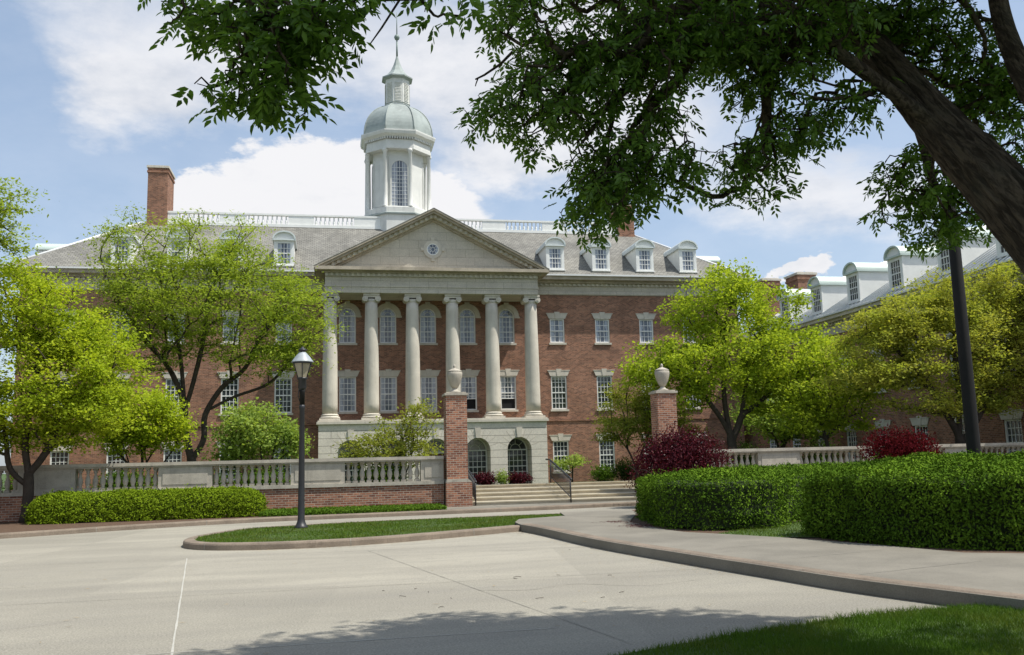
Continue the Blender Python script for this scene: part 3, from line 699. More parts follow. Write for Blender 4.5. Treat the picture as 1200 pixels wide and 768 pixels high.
# ---- windows
def window_parts(parent, x, y, z0, z1, wd, cols=4, rows_=(2, 2), gm=None, lint=True, name='window', open_part=0.0):
    """returns the window part with frame mesh and its sub-parts; face towards -y at wall plane y"""
    a, b = x-wd/2, x+wd/2; f = .085
    mb = MB()
    mb.box(a+.002, a+f, y+.05, y+.16, z0+.002, z1-.002); mb.box(b-f, b-.002, y+.05, y+.16, z0+.002, z1-.002)
    mb.box(a+f+.001, b-f-.001, y+.05, y+.16, z1-f, z1-.002); mb.box(a+f+.001, b-f-.001, y+.05, y+.16, z0+.002, z0+f)
    zm = (z0+z1)/2; mb.box(a+f+.001, b-f-.001, y+.07, y+.15, zm-.035, zm+.035)
    W = mb.build(name, white, parent)
    mb = MB(); t = .017
    zs = [(zm+.036, z1-f-.001, rows_[0]), (z0+f+.001+(zm-z0)*open_part, zm-.036, rows_[1])]
    for q0, q1, nr in zs:
        for i in range(1, cols): xx = a+f+(wd-2*f)*i/cols; mb.box(xx-t, xx+t, y+.10, y+.128, q0, q1)
        for i in range(1, nr): zz = q0+(q1-q0)*i/nr; mb.box(a+f+.001, b-f-.001, y+.102, y+.126, zz-t, zz+t)
    if open_part: q = z0+f+(zm-z0)*open_part; mb.box(a+f+.001, b-f-.001, y+.09, y+.14, q-.05, q)
    mb.build('glazing_bars', white, W)
    zb = z0+f*.6+(zm-z0)*open_part
    mb = MB(); mb.box(a+f*.5, b-f*.5, y+.13, y+.145, zb, z1-f*.5); mb.build('pane', gm or glass, W)
    if open_part: mb = MB(); mb.box(a+f*.5, b-f*.5, y+.17, y+.19, z0+f*.5, zb+.02); mb.build('dark_opening', dark_in, W)
    mb = MB(); mb.box(a-.10, b+.10, y-.09, y+.16, z0-.14, z0-.002); mb.build('sill', stone if lint else white, W)
    if lint:
        h = .36; k = .13
        mb = MB()
        mb.prism([(a-.06, z1+.003), (x-.122, z1+.003), (x-.155, z1+h), (a-.22, z1+h)], y-.045, y+.03)
        mb.prism([(x+.122, z1+.003), (b+.06, z1+.003), (b+.22, z1+h), (x+.155, z1+h)], y-.045, y+.03)
        mb.prism([(x-.12, z1-.01), (x+.12, z1-.01), (x+.20, z1+h+.13), (x-.20, z1+h+.13)], y-.075, y+.03)
        mb.box(a-.25, x-.202, y-.07, y+.03, z1+h+.002, z1+h+.05); mb.box(x+.202, b+.25, y-.07, y+.03, z1+h+.002, z1+h+.05)
        mb.build('lintel', stone, W)
    return W
z = rows
WIN_U = window_parts(hall, row_x_r[0], YW, *z[0][:2], z[0][2], 3, (2, 2), glass_curtain)
WIN_M = window_parts(hall, row_x_r[0], YW, *z[1][:2], z[1][2], 4, (3, 3), glass)
WIN_G = window_parts(hall, row_x_r[0], YW, *z[2][:2], z[2][2], 4, (3, 3), glass)
for x in row_x_r[1:]+row_x_l:
    for wnd in (WIN_U, WIN_M, WIN_G): inst(wnd, hall, (x-row_x_r[0], 0, 0))
WIN_P = window_parts(hall, por_a[0]+.02, YW, 5.12, 7.45, 1.12, 4, (3, 3), glass_curtain)
for x in por_a[1:3]: inst(WIN_P, hall, (x-por_a[0], 0, 0))
WIN_O = window_parts(hall, por_a[3]+.02, YW, 5.12, 7.45, 1.12, 4, (3, 2), glass_curtain, open_part=.62)
inst(WIN_O, hall, (por_a[4]-por_a[3], 0, 0))

def arch_pts(x, r, zs, n=14, a0=0, a1=math.pi): return [(x+r*math.cos(a0+(a1-a0)*i/n), zs+r*math.sin(a0+(a1-a0)*i/n)) for i in range(n+1)]
def ring(mb, x, r0, r1, zs, y0, y1, n=14, a0=0, a1=math.pi):
    A = arch_pts(x, r0, zs, n, a0, a1); B = arch_pts(x, r1, zs, n, a0, a1)
    for i in range(n):
        q = [A[i], B[i], B[i+1], A[i+1]]
        mb.prism(q[::1], y0, y1) if True else None
    return mb
def arch_window(parent, x, y, z0, zs, r, gm, surround=True, cols=4, nrow=5):
    mb = MB(); f = .085
    mb.box(x-r+.002, x-r+f, y+.05, y+.16, z0+.002, zs); mb.box(x+r-f, x+r-.002, y+.05, y+.16, z0+.002, zs); mb.box(x-r+f+.001, x+r-f-.001, y+.05, y+.16, z0+.002, z0+f)
    ring(mb, x, r-f, r-.002, zs, y+.05, y+.16); mb.box(x-r+f+.001, x+r-f-.001, y+.06, y+.155, zs-.05, zs+.03)
    W = mb.build('arched_window', white, parent)
    mb = MB(); t = .017
    for i in range(1, cols): xx = x-r+f+(2*r-2*f)*i/cols; mb.box(xx-t, xx+t, y+.10, y+.128, z0+f, zs-.051)
    for i in range(1, nrow):
        zz = z0+f+(zs-z0-f)*i/nrow; tt = t*1.7 if i == nrow//2 else t; mb.box(x-r+f+.001, x+r-f-.001, y+.102, y+.126, zz-tt, zz+tt)
    ring(mb, x, r*.40, r*.40+.03, zs+.031, y+.10, y+.125, 8)
    for a in (R(45), R(90), R(135)):
        mb.tube([(x+r*.42*math.cos(a), y+.113, zs+.03+r*.42*math.sin(a)), (x+(r-f)*math.cos(a), y+.113, zs+(r-f)*math.sin(a))], .015, 4)
    mb.build('glazing_bars', white, W)
    mb = MB(); mb.prism([(x-r+f*.5, z0+f*.5), (x+r-f*.5, z0+f*.5)]+arch_pts(x, r-f*.5, zs), y+.13, y+.145); mb.build('pane', gm, W)
    mb = MB(); mb.box(x-r-.10, x+r+.10, y-.09, y+.16, z0-.14, z0-.002); mb.build('sill', stone, W)
    if surround:
        mb = MB(); ring(mb, x, r+.002, r+.33, zs, y-.05, y+.03); mb.box(x-r-.38, x-r-.002, y-.07, y+.03, zs-.11, zs-.002); mb.box(x+r+.002, x+r+.38, y-.07, y+.03, zs-.11, zs-.002)
        mb.prism([(x-.11, zs+r-.01), (x+.11, zs+r-.01), (x+.17, zs+r+.42), (x-.17, zs+r+.42)], y-.09, y+.03); mb.build('archivolt', stone, W)
    return W
AW = arch_window(hall, por_a[0], YW, 9.72, 11.58, .56, glass_curtain)
for x in por_a[1:]: inst(AW, hall, (x-por_a[0], 0, 0))

# ---- portico plinth with five deep arches
PY0, PX0, PX1, PZ = 59.25, -.78, 13.9, 4.18
arcs = [1.22, 3.92, 6.62, 9.32, 12.04]; AR, AZ = .80, 2.38
mb = MB()
hol = [(x-AR, x+AR, -.1, AZ+AR) for x in arcs]
mb.wall(PX0, PX1, -.1, PZ, PY0, hol, 0.001)
n = 16
for x in arcs:
    arc = arch_pts(x, AR, AZ, n)
    for i in range(n):
        (a, b), (c, d) = arc[i], arc[i+1]
        mb.add([(a, PY0, b), (a, PY0, AZ+AR), (c, PY0, AZ+AR), (c, PY0, d), (a, PY0+1.5, b), (c, PY0+1.5, d)], [(0, 1, 2, 3), (0, 3, 5, 4)])
    mb.add([(x-AR, PY0, -.1), (x-AR, PY0+1.5, -.1), (x-AR, PY0+1.5, AZ), (x-AR, PY0, AZ)], [(0, 3, 2, 1)])
    mb.add([(x+AR, PY0, -.1), (x+AR, PY0+1.5, -.1), (x+AR, PY0+1.5, AZ), (x+AR, PY0, AZ)], [(0, 1, 2, 3)])
for xx, fl in ((PX0, 1), (PX1, 0)):
    q = [(xx, PY0, -.1), (xx, YW, -.1), (xx, YW, PZ), (xx, PY0, PZ)]; mb.add(q, [(0, 3, 2, 1) if fl else (0, 1, 2, 3)])
plinth = mb.build('plinth', rustic, hall)
mb = MB(); mb.box(PX0+.02, PX1-.02, PY0+1.50, PY0+1.58, -.1, PZ-.05); mb.build('arch_back_wall', stone, plinth)
mb = MB(); mb.box(PX0-.12, PX1+.12, PY0-.12, YW-.001, PZ+.001, PZ+.16); mb.box(PX0-.05, PX1+.05, PY0-.05, YW-.001, PZ+.162, PZ+.25); mb.build('plinth_coping', stone, hall)
mb = MB()                                                           # voussoir joints and keystones
for x in arcs:
    for k in range(1, 10):
        a = math.pi*k/10
        if k == 5: continue
        p, q = AR+.03, AR+.55+(.12 if k in (3, 7) else 0)
        c, s_ = math.cos(a), math.sin(a); t = .010
        P = [(x+p*c-t*s_, AZ+p*s_+t*c), (x+p*c+t*s_, AZ+p*s_-t*c), (x+q*c+t*s_, AZ+q*s_-t*c), (x+q*c-t*s_, AZ+q*s_+t*c)]
        mb.prism(P, PY0-.004, PY0+.02)
mb.build('voussoir_joints', stone_dark, plinth)
for i, x in enumerate(arcs):
    mb = MB(); mb.prism([(x-.13, AZ+AR-.02), (x+.13, AZ+AR-.02), (x+.2, AZ+AR+.62), (x-.2, AZ+AR+.62)], PY0-.06, PY0+.05); mb.build('keystone', stone, plinth)
yb = PY0+1.32
for i, x in enumerate(arcs):
    if i != 2: arch_window(hall, x, yb, .12, AZ, AR-.002, glass, False, 5, 6)
    else:
        mb = MB(); r = AR-.002
        mb.box(x-r, x-r+.1, yb+.02, yb+.16, 0, AZ); mb.box(x+r-.1, x+r, yb+.02, yb+.16, 0, AZ); ring(mb, x, r-.1, r, AZ, yb+.02, yb+.16); mb.box(x-r+.1, x+r-.1, yb+.01, yb+.16, AZ-.16, AZ)
        D = mb.build('door_frame', white, hall)
        mb = MB(); mb.box(x-r+.1, x-.01, yb+.06, yb+.12, .05, AZ-.161); mb.box(x+.01, x+r-.1, yb+.06, yb+.12, .05, AZ-.161)
        for s_ in (-1, 1):
            for q0, q1 in ((.25, .95), (1.1, 2.05)): mb.box(x+s_*.35-.2, x+s_*.35+.2, yb+.045, yb+.059, q0, q1)
        mb.build('door', door_red, D)
        mb = MB(); mb.prism([(x-r+.05, AZ), (x+r-.05, AZ)]+arch_pts(x, r-.05, AZ), yb+.12, yb+.14); mb.build('pane', glass, D)
        mb = MB()
        for a in range(30, 180, 30): mb.tube([(x, yb+.11, AZ), (x+(r-.1)*math.cos(R(a)), yb+.11, AZ+(r-.1)*math.sin(R(a)))], .016, 4)
        ring(mb, x, .28, .31, AZ, yb+.1, yb+.118, 8); mb.build('glazing_bars', white, D)

# ---- columns
CX = [-.08, 2.55, 5.22, 7.86, 10.52, 13.2]; CYc = 60.05; CB, CT = PZ+.252, 12.64
mb = MB(); r0_, r1_ = .49, .40
prof = []
H0, H1 = CB+.42, CT-.52
for i in range(13): t = i/12; prof.append((r0_-(r0_-r1_)*(t**1.8), H0+(H1-H0)*t))
mb.lathe(prof, 28, CX[0], CYc, 0); col = mb.build('column', stone, hall)
mb = MB(); mb.box(CX[0]-.66, CX[0]+.66, CYc-.66, CYc+.66, CB+.001, CB+.13)
tor = [(.50, .131), (.60, .14), (.64, .18), (.64, .215), (.60, .25), (.545, .265), (.53, .30), (.555, .32), (.57, .35), (.555, .38), (.51, .40), (.49, .425)]
mb.lathe([(r, CB+h) for r, h in tor], 28, CX[0], CYc, 0); mb.build('column_base', stone, col)
mb = MB(); mb.lathe([(r1_, H1-.03), (r1_+.03, H1), (r1_+.02, H1+.03), (r1_+.10, H1+.16)], 24, CX[0], CYc, 0)
mb.box(CX[0]-.53, CX[0]+.53, CYc-.52, CYc+.52, CT-.14, CT-.002); mb.box(CX[0]-.50, CX[0]+.50, CYc-.46, CYc+.46, CT-.26, CT-.141)
for s_ in (-1, 1):
    for q, (ra, ya, yb2) in enumerate(((.185, -.48, .48), (.105, -.505, .505), (.05, -.52, .52))):
        pts = [(CX[0]+s_*.41+ra*math.cos(a*math.pi/10), CT-.34+ra*math.sin(a*math.pi/10)) for a in range(20)]
        mb.prism(pts, CYc+ya, CYc+yb2)
mb.build('capital', stone, col)
for x in CX[1:]: inst(col, hall, (x-CX[0], 0, 0))

# ---- entablature and pediment
EN0, EN1, EYF = -.42, 13.6, 59.42
mb = MB(); mb.box(EN0, EN1, EYF, YW-.08, CT, 13.02); mb.box(EN0-.05, EN1+.05, EYF-.05, YW-.08, 13.022, 13.14); mb.box(EN0, EN1, EYF, YW-.08, 13.142, 13.70); mb.build('entablature', ashlar, hall)
mb = MB(); x = EN0; mb.box(EN0, EN1, EYF-.10, EYF+.02, 13.705, 13.90)
while x < EN1: mb.box(x, x+.17, EYF-.20, EYF-.09, 13.705, 13.90); x += .335
mb.build('dentil_band', stone, hall)
PB = 14.24
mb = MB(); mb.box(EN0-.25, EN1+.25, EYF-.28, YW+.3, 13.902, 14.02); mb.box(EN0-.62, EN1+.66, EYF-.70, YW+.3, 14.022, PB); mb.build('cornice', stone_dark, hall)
pcx = (EN0+EN1)/2; hw = (EN1-EN0)/2+.68; AP = 18.22; sl = (AP-PB)/hw
def chev(mb, top_drop, thick, hwid, y0, y1):
    """two sloping bars of a gable, meeting at the apex"""
    zt = AP-top_drop; zl = zt-sl*hwid
    mb.prism([(pcx-hwid, zl-thick), (pcx, zt-thick), (pcx, zt), (pcx-hwid, zl)], y0, y1); mb.prism([(pcx, zt-thick), (pcx+hwid, zl-thick), (pcx+hwid, zl), (pcx, zt)], y0, y1)
mb = MB(); t = .40; mb.prism([(pcx-hw+1.2, PB+.003), (pcx+hw-1.2, PB+.003), (pcx, AP-.62)], EYF+.16, EYF+.5); ped = mb.build('pediment', ashlar, hall)
mb = MB(); chev(mb, .0, .13, hw, EYF-.70, EYF+.6); chev(mb, .132, .16, hw-.25, EYF-.58, EYF+.58)
chev(mb, .52, .16, hw-1.0, EYF-.0, EYF+.56)
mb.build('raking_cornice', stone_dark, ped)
mb = MB(); chev(mb, .296, .215, hw-.75, EYF-.24, EYF+.2)
k = 0; x = .15
while x < hw-.8:
    for s_ in (-1, 1):
        zc = AP-.295-sl*x; a = pcx+s_*x; mb.prism([(a-.085, zc-.21), (a+.085, zc-.21), (a+.085, zc), (a-.085, zc)] , EYF-.36, EYF+.2)
    x += .335
mb.build('dentil_band', stone, ped)
mb = MB(); chev(mb, -.03, .028, hw, EYF-.72, 67.0); mb.build('portico_roof', shingle, hall)
# round window
oz = 15.63; ox = pcx-.02; oy = EYF+.16
mb = MB(); ring(mb, ox, .40, .62, oz, oy-.06, oy+.05, 24, 0, 2*math.pi)
for a in (0, 90, 180, 270): c, s_ = math.cos(R(a)), math.sin(R(a)); mb.prism([(ox+.60*c-.09*s_, oz+.60*s_+.09*c), (ox+.60*c+.09*s_, oz+.60*s_-.09*c), (ox+.80*c+.12*s_, oz+.80*s_-.12*c), (ox+.80*c-.12*s_, oz+.80*s_+.12*c)][::-1] if False else [(ox+.60*c+.09*s_, oz+.60*s_-.09*c), (ox+.80*c+.12*s_, oz+.80*s_-.12*c), (ox+.80*c-.12*s_, oz+.80*s_+.12*c), (ox+.60*c-.09*s_, oz+.60*s_+.09*c)], oy-.08, oy+.04)
OW = mb.build('round_window', stone, hall)
mb = MB(); ring(mb, ox, .34, .399, oz, oy-.05, oy+.04, 24, 0, 2*math.pi); ring(mb, ox, .12, .15, oz, oy-.035, oy-.015, 12, 0, 2*math.pi)
for a in range(0, 360, 45): mb.tube([(ox+.13*math.cos(R(a)), oy-.026, oz+.13*math.sin(R(a))), (ox+.35*math.cos(R(a)), oy-.026, oz+.35*math.sin(R(a)))], .014, 4)
mb.build('sash', white, OW)
mb = MB(); mb.prism(arch_pts(ox, .36, oz, 24, 0, 2*math.pi)[:-1], oy-.008, oy-.004); mb.build('pane', glass_curtain, OW)

# ---- dormers
def dormer(parent, x, y, zb, roofm=white, gm=None):
    mb = MB(); w2, hw_ = .63, 1.68
    mb.box(x-w2, x+w2, y+.06, y+2.7, zb-.1, zb+hw_)
    D = mb.build('dormer', white, parent)
    mb = MB(); mb.box(x-w2-.02, x-.46, y, y+.10, zb, zb+hw_); mb.box(x+.46, x+w2+.02, y, y+.10, zb, zb+hw_); mb.box(x-.459, x+.459, y, y+.10, zb+hw_-.17, zb+hw_)
    mb.box(x-.459, x+.459, y+.0, y+.055, zb+.02, zb+.14); mb.box(x-w2-.08, x+w2+.08, y-.08, y+.09, zb-.06, zb-.001); mb.build('casing', white, D)
    mb = MB(); zm = zb+.14+(hw_-.31)/2; t = .016
    mb.box(x-.458, x-.40, y+.015, y+.055, zb+.141, zb+hw_-.171); mb.box(x+.40, x+.458, y+.015, y+.055, zb+.141, zb+hw_-.171); mb.box(x-.399, x+.399, y+.015, y+.055, zm-.03, zm+.03)
    for i in (1, 2, 3): xx = x-.40+.8*i/4; mb.box(xx-t, xx+t, y+.025, y+.052, zb+.141, zm-.031); mb.box(xx-t, xx+t, y+.025, y+.052, zm+.031, zb+hw_-.171)
    for zz in ((zb+.14+zm)/2, (zm+zb+hw_-.17)/2): mb.box(x-.399, x+.399, y+.027, y+.05, zz-t, zz+t)
    mb.build('sash', white, D)
    mb = MB(); mb.box(x-.44, x+.44, y+.053, y+.0595, zb+.15, zb+hw_-.18); mb.build('pane', gm or glass_curtain, D)
    n = 14; W2 = .76; rise = .56
    out_ = [(x+W2*math.cos(math.pi*i/n), zb+hw_+.10+rise*math.sin(math.pi*i/n)) for i in range(n+1)]
    inn = [(x+(W2-.09)*math.cos(math.pi*i/n), zb+hw_+.10+(rise-.09)*math.sin(math.pi*i/n)) for i in range(n+1)]
    mb = MB()
    for i in range(n):
        q = [out_[i], out_[i+1], inn[i+1], inn[i]]
        mb.prism(q[::-1], y-.16, y+3.55)
    mb.box(x-W2, x+W2, y-.14, y+2.9, zb+hw_+.002, zb+hw_+.099)
    mb.build('barrel_roof', roofm, D)
    mb = MB(); mb.prism([(x-W2+.1, zb+hw_+.101), (x+W2-.1, zb+hw_+.101)]+[((x+(W2-.091)*math.cos(math.pi*i/n)), zb+hw_+.101+(rise-.092)*math.sin(math.pi*i/n)) for i in range(1, n)], y-.02, y+.1); mb.build('tympanum', white, D)
    return D
dxs = [15.45, 18.8, 22.07, 25.35]; DY = 61.75; DZb = 14.86
DM = dormer(hall, dxs[0], DY, DZb, mat('dormer_roof_paint', (.60, .64, .62), .5, var=.06))
for x in dxs[1:]+[-3.12, -6.5, -9.85, -13.3]: inst(DM, hall, (x-dxs[0], 0, 0))
# dormers on the two hip ends, seen from the side
def hip_dormer(x, y, s_):
    mb = MB(); z = EZ+.4; y0, y1 = y-.63, y+.63
    xa, xb = (x-2.7, x) if s_ > 0 else (x, x+2.7)
    mb.box(xa, xb, y0, y1, z, z+1.7); D = mb.build('hip_dormer', white, hall)
    n = 12; mb = MB(); pts = [(y+.76*math.cos(math.pi*i/n), z+1.72+.56*math.sin(math.pi*i/n)) for i in range(n+1)]
    mb.prism(pts, xa-1.0 if s_ > 0 else xa-.16, xb+.16 if s_ > 0 else xb+1.0, 'x'); mb.build('barrel_roof', pale_metal, D)
hip_dormer(EX1-.6, 66.4, 1); hip_dormer(EX1-.6, 73, 1); hip_dormer(EX0+.6, 66.6, -1)

# ---- chimneys
def chimney(parent, x0, x1, y0, y1, z0, z1, m=brick_hall):
    mb = MB(); mb.box(x0, x1, y0, y1, z0, z1-.55); mb.box(x0-.06, x1+.06, y0-.06, y1+.06, z1-.549, z1-.40); mb.box(x0-.02, x1+.02, y0-.02, y1+.02, z1-.399, z1-.2); c = mb.build('chimney', m, parent)
    mb = MB(); mb.box(x0-.09, x1+.09, y0-.09, y1+.09, z1-.199, z1-.04); mb.box(x0+.1, x1-.1, y0+.1, y1-.1, z1-.039, z1+.03); mb.build('chimney_cap', stone, c)
    return c
chimney(roof, -12.98, -11.62, 67.7, 70.3, 17, 23.35)
chimney(roof, 22.15, 23.45, 67.7, 70.3, 17, 21.6)

# ---- roof balustrade
by = 68.05; bz = DZ
mb = MB()
mb.box(-11.6, 22.1, by-.18, by+.18, bz-.05, bz+.16); mb.box(-11.6, 22.1, by-.15, by+.15, bz+.82, bz+.95)
groups = []; x = -11.0
ctr = [-14.4+4.84*k for k in range(9)]
gl = [(-10.95, -8.0), (-6.12, -3.14), (-1.30, 1.62), (9.2, 11.32), (13.15, 16.05), (17.85, 20.6)]
prev = -11.6
for a, b in gl+[(22.1, 22.1)]:
    if a > prev: mb.box(prev, a, by-.11, by+.11, bz+.161, bz+.819)
    prev = b
RB = mb.build('roof_balustrade', white, roof)
mb = MB(); mb.lathe([(.055, bz+.161), (.055, bz+.21), (.10, bz+.36), (.085, bz+.45), (.045, bz+.62), (.06, bz+.78), (.06, bz+.819)], 8, 0, by, 0)
bal0 = None
for a, b in gl:
    k = 9 if b-a > 2.5 else 7
    for i in range(k):
        xx = a+(b-a)*(i+.5)/k
        if bal0 is None: mb2 = MB(); mb2.v = [(p[0]+xx, p[1], p[2]) for p in mb.v]; mb2.f = mb.f; mb2.sm = mb.sm; bal0 = mb2.build('baluster', white, RB); bx0 = xx
        else: inst(bal0, RB, (xx-bx0, 0, 0))

# ---- cupola: octagonal, flat face to the front
kx, ky = 5.05, 70.0
def octa(mb, prof, n=8, smooth=False): return mb.lathe([(a/math.cos(math.pi/8), h) for a, h in prof], n, kx, ky, 0, smooth, math.pi/8)
cup = octa(MB(), [(2.52, 18.2), (2.52, 20.15)]).build('cupola', cupola_paint, hall)
octa(MB(), [(2.64, 20.151), (2.66, 20.26), (2.60, 20.32), (2.56, 20.33)]).build('drum_flashing', copper, cup)
octa(MB(), [(2.55, 20.331), (2.55, 20.72), (2.48, 20.78)]).build('plinth', cupola_paint, cup)
octa(MB(), [(1.92, 20.70), (1.92, 25.4)]).build('lantern_body', cupola_paint, cup)
octa(MB(), [(2.50, 25.30), (2.50, 25.55), (2.44, 25.57), (2.44, 26.05)]).build('entablature', cupola_paint, cup)
octa(MB(), [(2.58, 26.22), (2.66, 26.30), (2.80, 26.40), (2.86, 26.60), (2.86, 26.70), (2.65, 26.78)]).build('cornice', cupola_paint, cup)
mb = MB()
for f in range(8):
    a = -math.pi/2+f*math.pi/4; d = Vector((math.cos(a), math.sin(a), 0)); t_ = Vector((-d.y, d.x, 0)); side = 2.5*math.tan(math.pi/8)
    k = 11
    for i in range(k):
        o_ = Vector((kx, ky, 0))+d*2.46+t_*side*(-1+2*(i+.5)/k); hx = .055; q = []
        for zz in (26.055, 26.215):
            for p_, r_ in ((-hx, 0), (hx, 0), (hx, .14), (-hx, .14)): q.append(o_+t_*p_+d*r_+Vector((0, 0, zz)))
        mb.add(q, [(0, 1, 2, 3), (7, 6, 5, 4), (0, 4, 5, 1), (1, 5, 6, 2), (2, 6, 7, 3), (3, 7, 4, 0)])
mb.build('dentil_band', cupola_paint, cup)
dome = [(2.62*math.cos(t)**.85, 26.781+2.75*math.sin(t)) for t in [i*math.pi/2/14 for i in range(13)]]
octa(MB(), dome+[(.98, 29.62)]).build('dome', copper, cup)
mb = MB()
for f in range(8):
    a = math.pi/8+f*math.pi/4; mb.tube([(kx+math.cos(a)*(r/math.cos(math.pi/8)+.01), ky+math.sin(a)*(r/math.cos(math.pi/8)+.01), h+.01) for r, h in dome], .055, 5)
mb.build('dome_ribs', copper, cup)
octa(MB(), [(.92, 29.3), (.92, 31.66)]).build('upper_lantern', cupola_paint, cup)
for f in (0, 1, 2, 6, 7):
    a = -math.pi/2+f*math.pi/4; d = Vector((math.cos(a), math.sin(a), 0)); t_ = Vector((-d.y, d.x, 0)); mb = MB()
    for i in range(13):
        o_ = Vector((kx, ky, 29.85+i*.12))+d*.921; q = [o_-t_*.24, o_+t_*.24, o_+t_*.24+d*.05-Vector((0, 0, .06)), o_-t_*.24+d*.05-Vector((0, 0, .06)), o_-t_*.24-Vector((0, 0, .07)), o_+t_*.24-Vector((0, 0, .07))]
        mb.add(q, [(0, 3, 2, 1), (3, 4, 5, 2)])
    mb.build('louvre_panel', cupola_paint, cup)
octa(MB(), [(.95, 31.60), (1.02, 31.66), (1.18, 31.72), (1.18, 31.82), (.80, 32.08), (.52, 32.45), (.32, 32.9), (.16, 33.4), (.07, 33.75)]).build('spire_roof', copper, cup)
MB().lathe([(.075, 33.7), (.06, 35.2)], 8, kx, ky).lathe([(.02, 35.15), (.16, 35.2), (.23, 35.38), (.16, 35.56), (.03, 35.62)], 10, kx, ky).lathe([(.045, 35.6), (.025, 37.5)], 6, kx, ky).build('spire', mat('spire_patina', (.20, .25, .225), .5, var=.1), cup)
# columns in pairs at the corners, and arched windows in the faces
ccol_ = None
for f in range(8):
    a = math.pi/8+f*math.pi/4
    for da in (-.075, .075):
        q = Vector((math.cos(a+da), math.sin(a+da), 0))*(2.30/math.cos(math.pi/8)-.02)
        if f in (4, 5, 6, 7, 0, 3):
            if da > 0 and f in (4, 5, 6): continue
            if da < 0 and f in (7, 0): continue
            mb = MB(); X, Y = kx+q.x, ky+q.y
            mb.lathe([(.22, 20.781), (.22, 20.85), (.17, 20.92), (.165, 22), (.135, 25.05), (.19, 25.12), (.22, 25.2), (.22, 25.299)], 14, X, Y)
            if ccol_ is None: ccol_ = mb.build('column', cupola_paint, cup); c0 = q.copy()
            else: inst(ccol_, cup, (q.x-c0.x, q.y-c0.y, 0))
for f in range(8):
    a = -math.pi/2+f*math.pi/4
    if f not in (0, 1, 2, 6, 7): continue
    M = Matrix.Translation((kx, ky, 0)) @ Matrix.Rotation(a+math.pi/2, 4, 'Z') @ Matrix.Translation((0, -1.92, 0))
    def tf(mb):
        mb.v = [tuple(M @ Vector(p)) for p in mb.v]; return mb
    z0_, zs_, r_ = 20.95, 23.9, .60
    mb = MB(); mb.box(-r_-.12, -r_, -.07, .02, z0_, zs_); mb.box(r_, r_+.12, -.07, .02, z0_, zs_); ring(mb, 0, r_, r_+.12, zs_, -.07, .02, 12); mb.box(-r_-.18, r_+.18, -.10, .02, z0_-.1, z0_-.001)
    if f in (1, 7):
        mb = MB(); mb.box(-.62, .62, -.05, .02, 21.0, 24.6); mb.box(-.70, -.621, -.09, .02, 20.9, 24.7); mb.box(.621, .70, -.09, .02, 20.9, 24.7); tf(mb).build('siding_panel', cupola_paint, cup); continue
    CWd = tf(mb).build('arched_window', cupola_paint, cup)
    mb = MB()
    for i in range(1, 6): xx = -r_+2*r_*i/6; mb.box(xx-.014, xx+.014, -.035, -.012, z0_, zs_+math.sqrt(max(0, r_*r_-xx*xx))-.01)
    for i in range(1, 11): zz = z0_+i*.3; hw_ = r_ if zz < zs_ else math.sqrt(max(0.0, r_*r_-(zz-zs_)**2)); mb.box(-hw_, hw_, -.033, -.014, zz-.014, zz+.014)
    tf(mb).build('arched_window_bars', white, cup)
    mb = MB(); mb.prism([(-r_, z0_), (r_, z0_)]+arch_pts(0, r_, zs_, 12)[1:-1], -.010, -.004); tf(mb).build('arched_window_pane', glass_curtain, cup)

mb = MB(); mb.tube([(14.02, 62.15, 4.5), (14.02, 62.15, 12.9)], .085, 8); mb.box(13.9, 14.14, 62.03, 62.27, 12.6, 12.9); mb.build('downspout', dark_metal, hall)

# ------------------------------------------------------------------ the right-hand wing (faces -X); built in its own axes, then turned
WXw, WYw = 30.0, 45.0
wing = thing('brick_wing', (WXw, WYw, 0), 'lower brick wing with a pale metal roof and round-topped dormers, behind trees on the right', 'building', rz=R(-90))
A0, A1 = -19.5, 17.0
wx = [-14.6, -11.3, -8.0, -4.7, -1.4, 1.9, 5.2, 8.5, 11.8, 15.1]
hh = []
for x in wx: hh += [(x-.56, x+.56, .85, 2.95), (x-.56, x+.56, 5.0, 7.1)]
mb = MB(); mb.wall(A0, A1, -.1, 9.0, 0, hh, .22)
mb.add([(A1, 0, -.1), (A1, 12.4, -.1), (A1, 12.4, 9), (A1, 0, 9)], [(0, 1, 2, 3)]); mb.add([(A0, 0, -.1), (A0, 12.4, -.1), (A0, 12.4, 9), (A0, 0, 9)], [(0, 3, 2, 1)]); mb.add([(A0, 12.4, -.1), (A1, 12.4, -.1), (A1, 12.4, 9), (A0, 12.4, 9)], [(0, 3, 2, 1)])
mb.build('wall', brick_hall, wing)
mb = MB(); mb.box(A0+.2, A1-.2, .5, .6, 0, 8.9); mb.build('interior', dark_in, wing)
W1 = window_parts(wing, wx[0], 0, .85, 2.95, 1.12, 4, (3, 3), glass); W2_ = window_parts(wing, wx[0], 0, 5.0, 7.1, 1.12, 4, (3, 3), glass)
for x in wx[1:]: inst(W1, wing, (x-wx[0], 0, 0)); inst(W2_, wing, (x-wx[0], 0, 0))
mb = MB(); mb.box(A0, A1+.05, -.07, .05, 8.75, 9.3); mb.build('frieze', stone, wing)
mb = MB(); x = A0; mb.box(A0, A1, -.16, .02, 9.305, 9.44)
while x < A1: mb.box(x, x+.17, -.26, -.15, 9.305, 9.44); x += .34
mb.build('dentil_band', stone, wing)
mb = MB(); mb.box(A0, A1+.5, -.42, .1, 9.445, 9.58); mb.box(A0, A1+.6, -.72, .1, 9.582, 9.78); mb.build('cornice', stone, wing)
mb = MB(); mb.box(A0, A1+.7, -.86, -.56, 9.785, 9.88); mb.build('gutter', gutter, wing)
wz, ws = 9.84, .62
